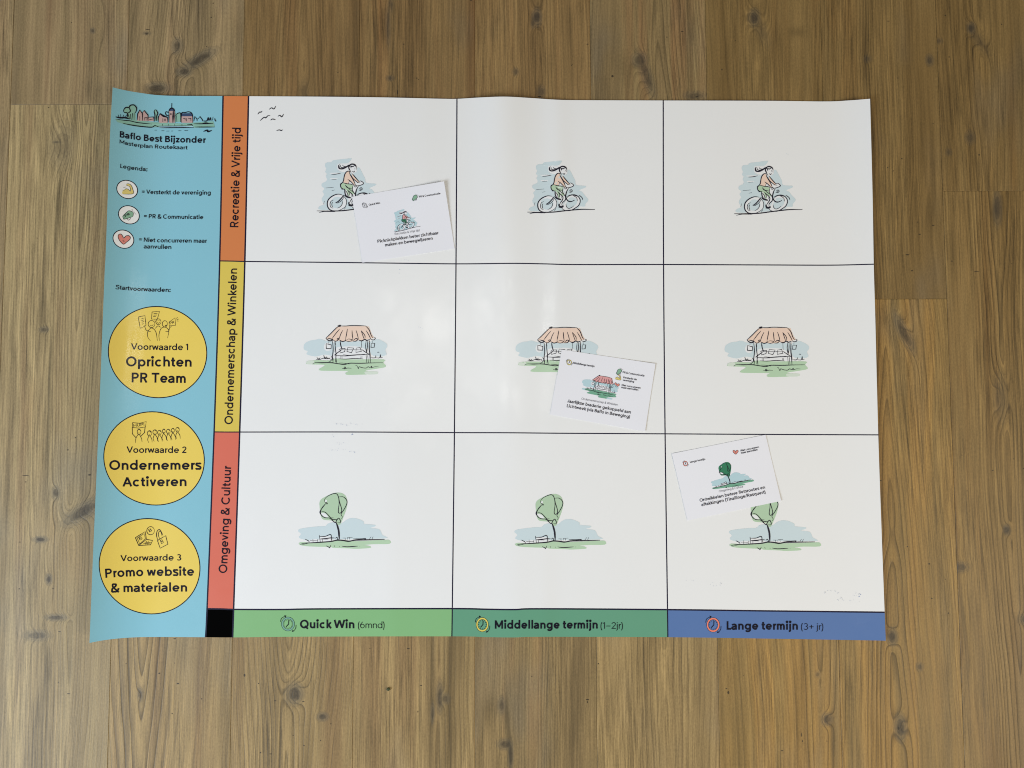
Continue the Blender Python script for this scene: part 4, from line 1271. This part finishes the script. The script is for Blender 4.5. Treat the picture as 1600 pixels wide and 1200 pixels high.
def clock(cx, cy, rx, ry, ring, face, parent, h=hz, lw=0.8, small=False):
    a = Art(h)
    a.disc(cx, cy, rx, ry, 'ink', 0.00012); a.disc(cx, cy, rx - lw * .8, ry - lw * .8, ring, 0.00018)
    k = 0.74
    a.disc(cx, cy, rx * k, ry * k, 'ink', 0.00024); a.disc(cx, cy, rx * k - lw * .7, ry * k - lw * .7, face, 0.0003)
    if not small:
        for i in range(12):
            t = math.radians(30 * i); c, s_ = math.cos(t), math.sin(t)
            a.ribbon([(cx + rx * k * .72 * c, cy + ry * k * .72 * s_), (cx + rx * k * .88 * c, cy + ry * k * .88 * s_)], 1.1, 'ink', taper=False)
    a.ribbon([(cx + .12 * rx, cy - ry * .52), (cx + .1 * rx, cy), (cx - .28 * rx, cy + .38 * ry)], lw * 1.9, 'ink', taper=False, smooth=False)
    a.ribbon([(cx - rx * 1.1, cy - ry * .3), (cx - rx * .95, cy - ry * .8), (cx - rx * .3, cy - ry * 1.12)], lw, 'ink', taper=False)
    a.ribbon([(cx + rx * 1.18, cy + ry * .15), (cx + rx * 1.1, cy + ry * .65), (cx + rx * .75, cy + ry * 1.05)], lw, 'ink', taper=False)
    if not small:
        a.fill([(cx - rx * .55, cy - ry * 1.25), (cx - rx * .22, cy - ry * 1.14), (cx - rx * .42, cy - ry * .88)], 'ink', smooth=False)
        a.fill([(cx + rx * .55, cy + ry * 1.12), (cx + rx * .95, cy + ry * 1.0), (cx + rx * .66, cy + ry * .84)], 'ink', smooth=False)
    return a.build('clock_icon', parent)
clock(450.0, 975.0, 10.6, 11.2, 'ring_b', 'green', cols[0])
clock(753.6, 976.0, 9.9, 11.4, 'ring_y', 'teal', cols[1])
clock(1114.3, 976.4, 10.5, 11.6, 'ring_o', 'purple', cols[2])

# traces of wiped marker in the cells
def specks(cell, items, seed):
    rr = random.Random(seed); a = Art(hz)
    for (x, y, w, h_, n, m) in items:
        for _ in range((n * 2 + 2) // 3):
            u, v = x + rr.gauss(0, w), y + rr.gauss(0, h_)
            if rr.random() < .4: a.ribbon([(u, v), (u + rr.uniform(-2, 2), v + rr.uniform(-1.6, 1.6))], rr.uniform(.4, .8), m, taper=False)
            else: a.disc(u, v, rr.uniform(.3, .6), rr.uniform(.3, .6), m, 0.0002 + 0.00001 * (_ % 9), seg=6)
    o = a.build('marker_traces', cell); o['kind'] = 'stuff'
specks(cells[(0, 0)], [(633, 406, 4, 1, 5, 'mark')], 1)
specks(cells[(0, 1)], [(536, 663, 9, 1, 14, 'mark'), (562, 663, 3, .6, 3, 'mark'), (625, 422, 1.5, 2, 3, 'markb'), (658, 512, 4, 1, 4, 'mark'), (547, 660, 1, 1, 2, 'mark')], 2)
specks(cells[(0, 2)], [(518, 681, 2, 1.5, 5, 'mark'), (551, 681, 1.4, 2, 4, 'markb'), (532, 693, 4, 1.5, 7, 'mark'), (520, 703, 4, 1, 5, 'mark'), (549, 705, 2, 1.5, 4, 'markb'), (536, 702, 4, 1, 4, 'mark')], 3)
specks(cells[(2, 2)], [(1290, 925, 6, 1.5, 7, 'mark'), (1312, 928, 3, 5, 10, 'mark'), (1322, 938, 9, 1.5, 10, 'mark'), (1336, 930, 4, 3, 7, 'mark'), (1343, 929, 2, 1.2, 5, 'markb'), (1110, 913, 7, 2, 9, 'mark'), (1080, 908, 8, 1, 4, 'mark')], 4)
specks(cells[(2, 0)], [(1231, 241, 1.5, .5, 3, 'mark')], 5)
# ------------------------------------------------------------------ the three loose cards on the poster
def make_card(tl, tr, br, bl, lifts, label):
    T = [np.array(q, float) for q in (tl, tr, br, bl)]
    ex, ey = T[1] - T[0], T[3] - T[0]
    inv = np.linalg.inv(np.column_stack([ex, ey]))
    def h(u, v):
        s_, t_ = inv @ (np.array([u, v]) - T[0])
        s_, t_ = clamp(float(s_)), clamp(float(t_))
        z = 0.0007
        for (cs, ct, amt, rad) in lifts:
            d = math.hypot(s_ - cs, (t_ - ct) * .75); z += amt * max(0, 1 - d / rad) ** 2
        return hz(u, v) + z
    n, m = 26, 19; g = []
    for b in range(m + 1):
        t = b / m
        g.append([tuple((1 - t) * ((1 - a / n) * T[0] + a / n * T[1]) + t * ((1 - a / n) * T[3] + a / n * T[2])) for a in range(n + 1)])
    root = bpy.data.objects.new('idea_card', None); COL.objects.link(root)
    finish(root, label, 'card', 'white idea cards on the poster')
    grid_mesh('card_sheet', g, [M['card']], root, h, 0.0, 0.0003)
    return root, h
GR = 'grey'
def txt(root, h, s_, a, b, cap, weight=112, mat='sketch'):
    put_text(root, s_, [a, b], cap, weight, mat, h=h, dz=0.00035)

c1, h1 = make_card((550, 307.5), (693.8, 283.3), (710.3, 388.3), (566.3, 410.5),
    [(1, 0, .0042, .8), (0, 1, .0004, .5)], 'white idea card with cyclist drawing, overlapping the upper left cell cyclist')
clock(569.8, 321.0, 3.6, 3.9, 'card', 'card', c1, h1, 0.55, True)
txt(c1, h1, 'Quick Win', (576.4, 321.4), (593.9, 318.4), 2.9)
a = Art(h1, similarity((310, 735), (437, 690), (643.8, 312.0), (651.2, 305.2))); cup_icon(a, 1.2); a.build('cup_icon', c1)
txt(c1, h1, 'PR & Communicatie', (654.9, 308.9), (688.2, 303.4), 2.9)
draw(CYC, similarity((160, 1045), (1360, 990), (615.5, 362.3), (656.8, 353.3)), 'cyclist_drawing', c1, h1, CARDPAL, wmul=1.1)
txt(c1, h1, 'Recreatie & Vrije tijd', (616.9, 367.3), (655.7, 361.4), 3.3, 70, GR)
txt(c1, h1, 'Picknickplekken beter zichtbaar', (590, 379.6), (685, 366.0), 4.9, 108)
txt(c1, h1, 'maken en bewegwijzeren', (602, 385.2), (676.3, 374.4), 4.9, 108)

c2, h2 = make_card((877.8, 546.2), (1024.2, 568.3), (1007.8, 674.2), (859.5, 647.5),
    [(1, 0, .0010, .6), (1, 1, .0012, .6)], 'white idea card with rose roofed market stall, overlapping the middle cell stall')
clock(889.3, 566.2, 4.1, 4.4, 'ring_y', 'card', c2, h2, 0.5, True)
txt(c2, h2, 'Middellange termijn', (895.2, 568.4), (928.7, 573.9), 3.0)
a = Art(h2, similarity((310, 735), (437, 690), (962.8, 583.6), (970.6, 577.0))); cup_icon(a, 1.2); a.build('cup_icon', c2)
txt(c2, h2, 'PR & Communicatie', (972.8, 583.0), (1006.7, 588.6), 3.0)
a = Art(h2, similarity((316, 474), (434, 470), (961.6, 592.6), (969.4, 594.0))); arm_icon(a, 1.1); a.build('arm_icon', c2)
txt(c2, h2, 'Versterkt de', (973.3, 591.0), (994.7, 594.5), 3.0)
txt(c2, h2, 'vereniging', (973.1, 595.0), (990.5, 597.9), 3.0)
a = Art(h2, similarity((262, 985), (403, 985), (960.4, 600.0), (968.2, 601.3))); heart_icon(a, 1.1); a.build('heart_icon', c2)
txt(c2, h2, 'Niet concurreren', (971.2, 603.0), (1000.7, 607.6), 3.0)
txt(c2, h2, 'maar aanvullen', (970.6, 606.4), (997.2, 610.8), 3.0)
draw(STALL, similarity((285, 786), (1385, 768), (913.5, 609.0), (961.3, 617.5)), 'market_stall_drawing', c2, h2, CARDPAL, wmul=1.15)
txt(c2, h2, 'Ondernemerschap & Winkelen', (908.3, 624.4), (965.3, 634.2), 3.3, 70, GR)
txt(c2, h2, 'Jaarlijkse braderie gekoppeld aan', (886.2, 628.6), (985.5, 646.4), 4.9, 108)
txt(c2, h2, 'Lichtweek (via Baflo in Beweging)', (885.4, 636.2), (984, 653.6), 4.9, 108)

c3, h3 = make_card((1049.9, 708.8), (1196.2, 679.3), (1220.7, 782.7), (1074.2, 813.4),
    [(0, 0, .0005, .4), (1, 0, .0004, .4), (1, 1, .0012, .5)], 'white idea card with dark green tree, overlapping the lower right cell tree')
clock(1071, 724.4, 3.7, 4.1, 'ring_o', 'card', c3, h3, 0.5, True)
txt(c3, h3, 'Lange termijn', (1078.4, 723.4), (1102, 718.7), 3.0)
a = Art(h3, similarity((262, 985), (403, 985), (1145.6, 706.2), (1153.6, 704.6))); heart_icon(a, 1.1); a.build('heart_icon', c3)
txt(c3, h3, 'Niet concurreren', (1157.4, 705.6), (1186, 699.7), 3.0)
txt(c3, h3, 'maar aanvullen', (1158, 709.2), (1184, 703.8), 3.0)
draw(TREE, similarity((140, 880), (1415, 802), (1114.2, 763.5), (1173.2, 749.5)), 'tree_drawing', c3, h3, CARDPAL, wmul=1.15)
txt(c3, h3, 'Omgeving & Cultuur', (1123.7, 769.4), (1161.3, 761.6), 3.3, 70, GR)
txt(c3, h3, 'Ontwikkelen betere fietsroutes en', (1093.8, 784.2), (1195.7, 763.4), 4.9, 108)
txt(c3, h3, 'aftakkingen (Tinallinge/Rasquert)', (1096.5, 791.0), (1196.4, 770.9), 4.9, 108)
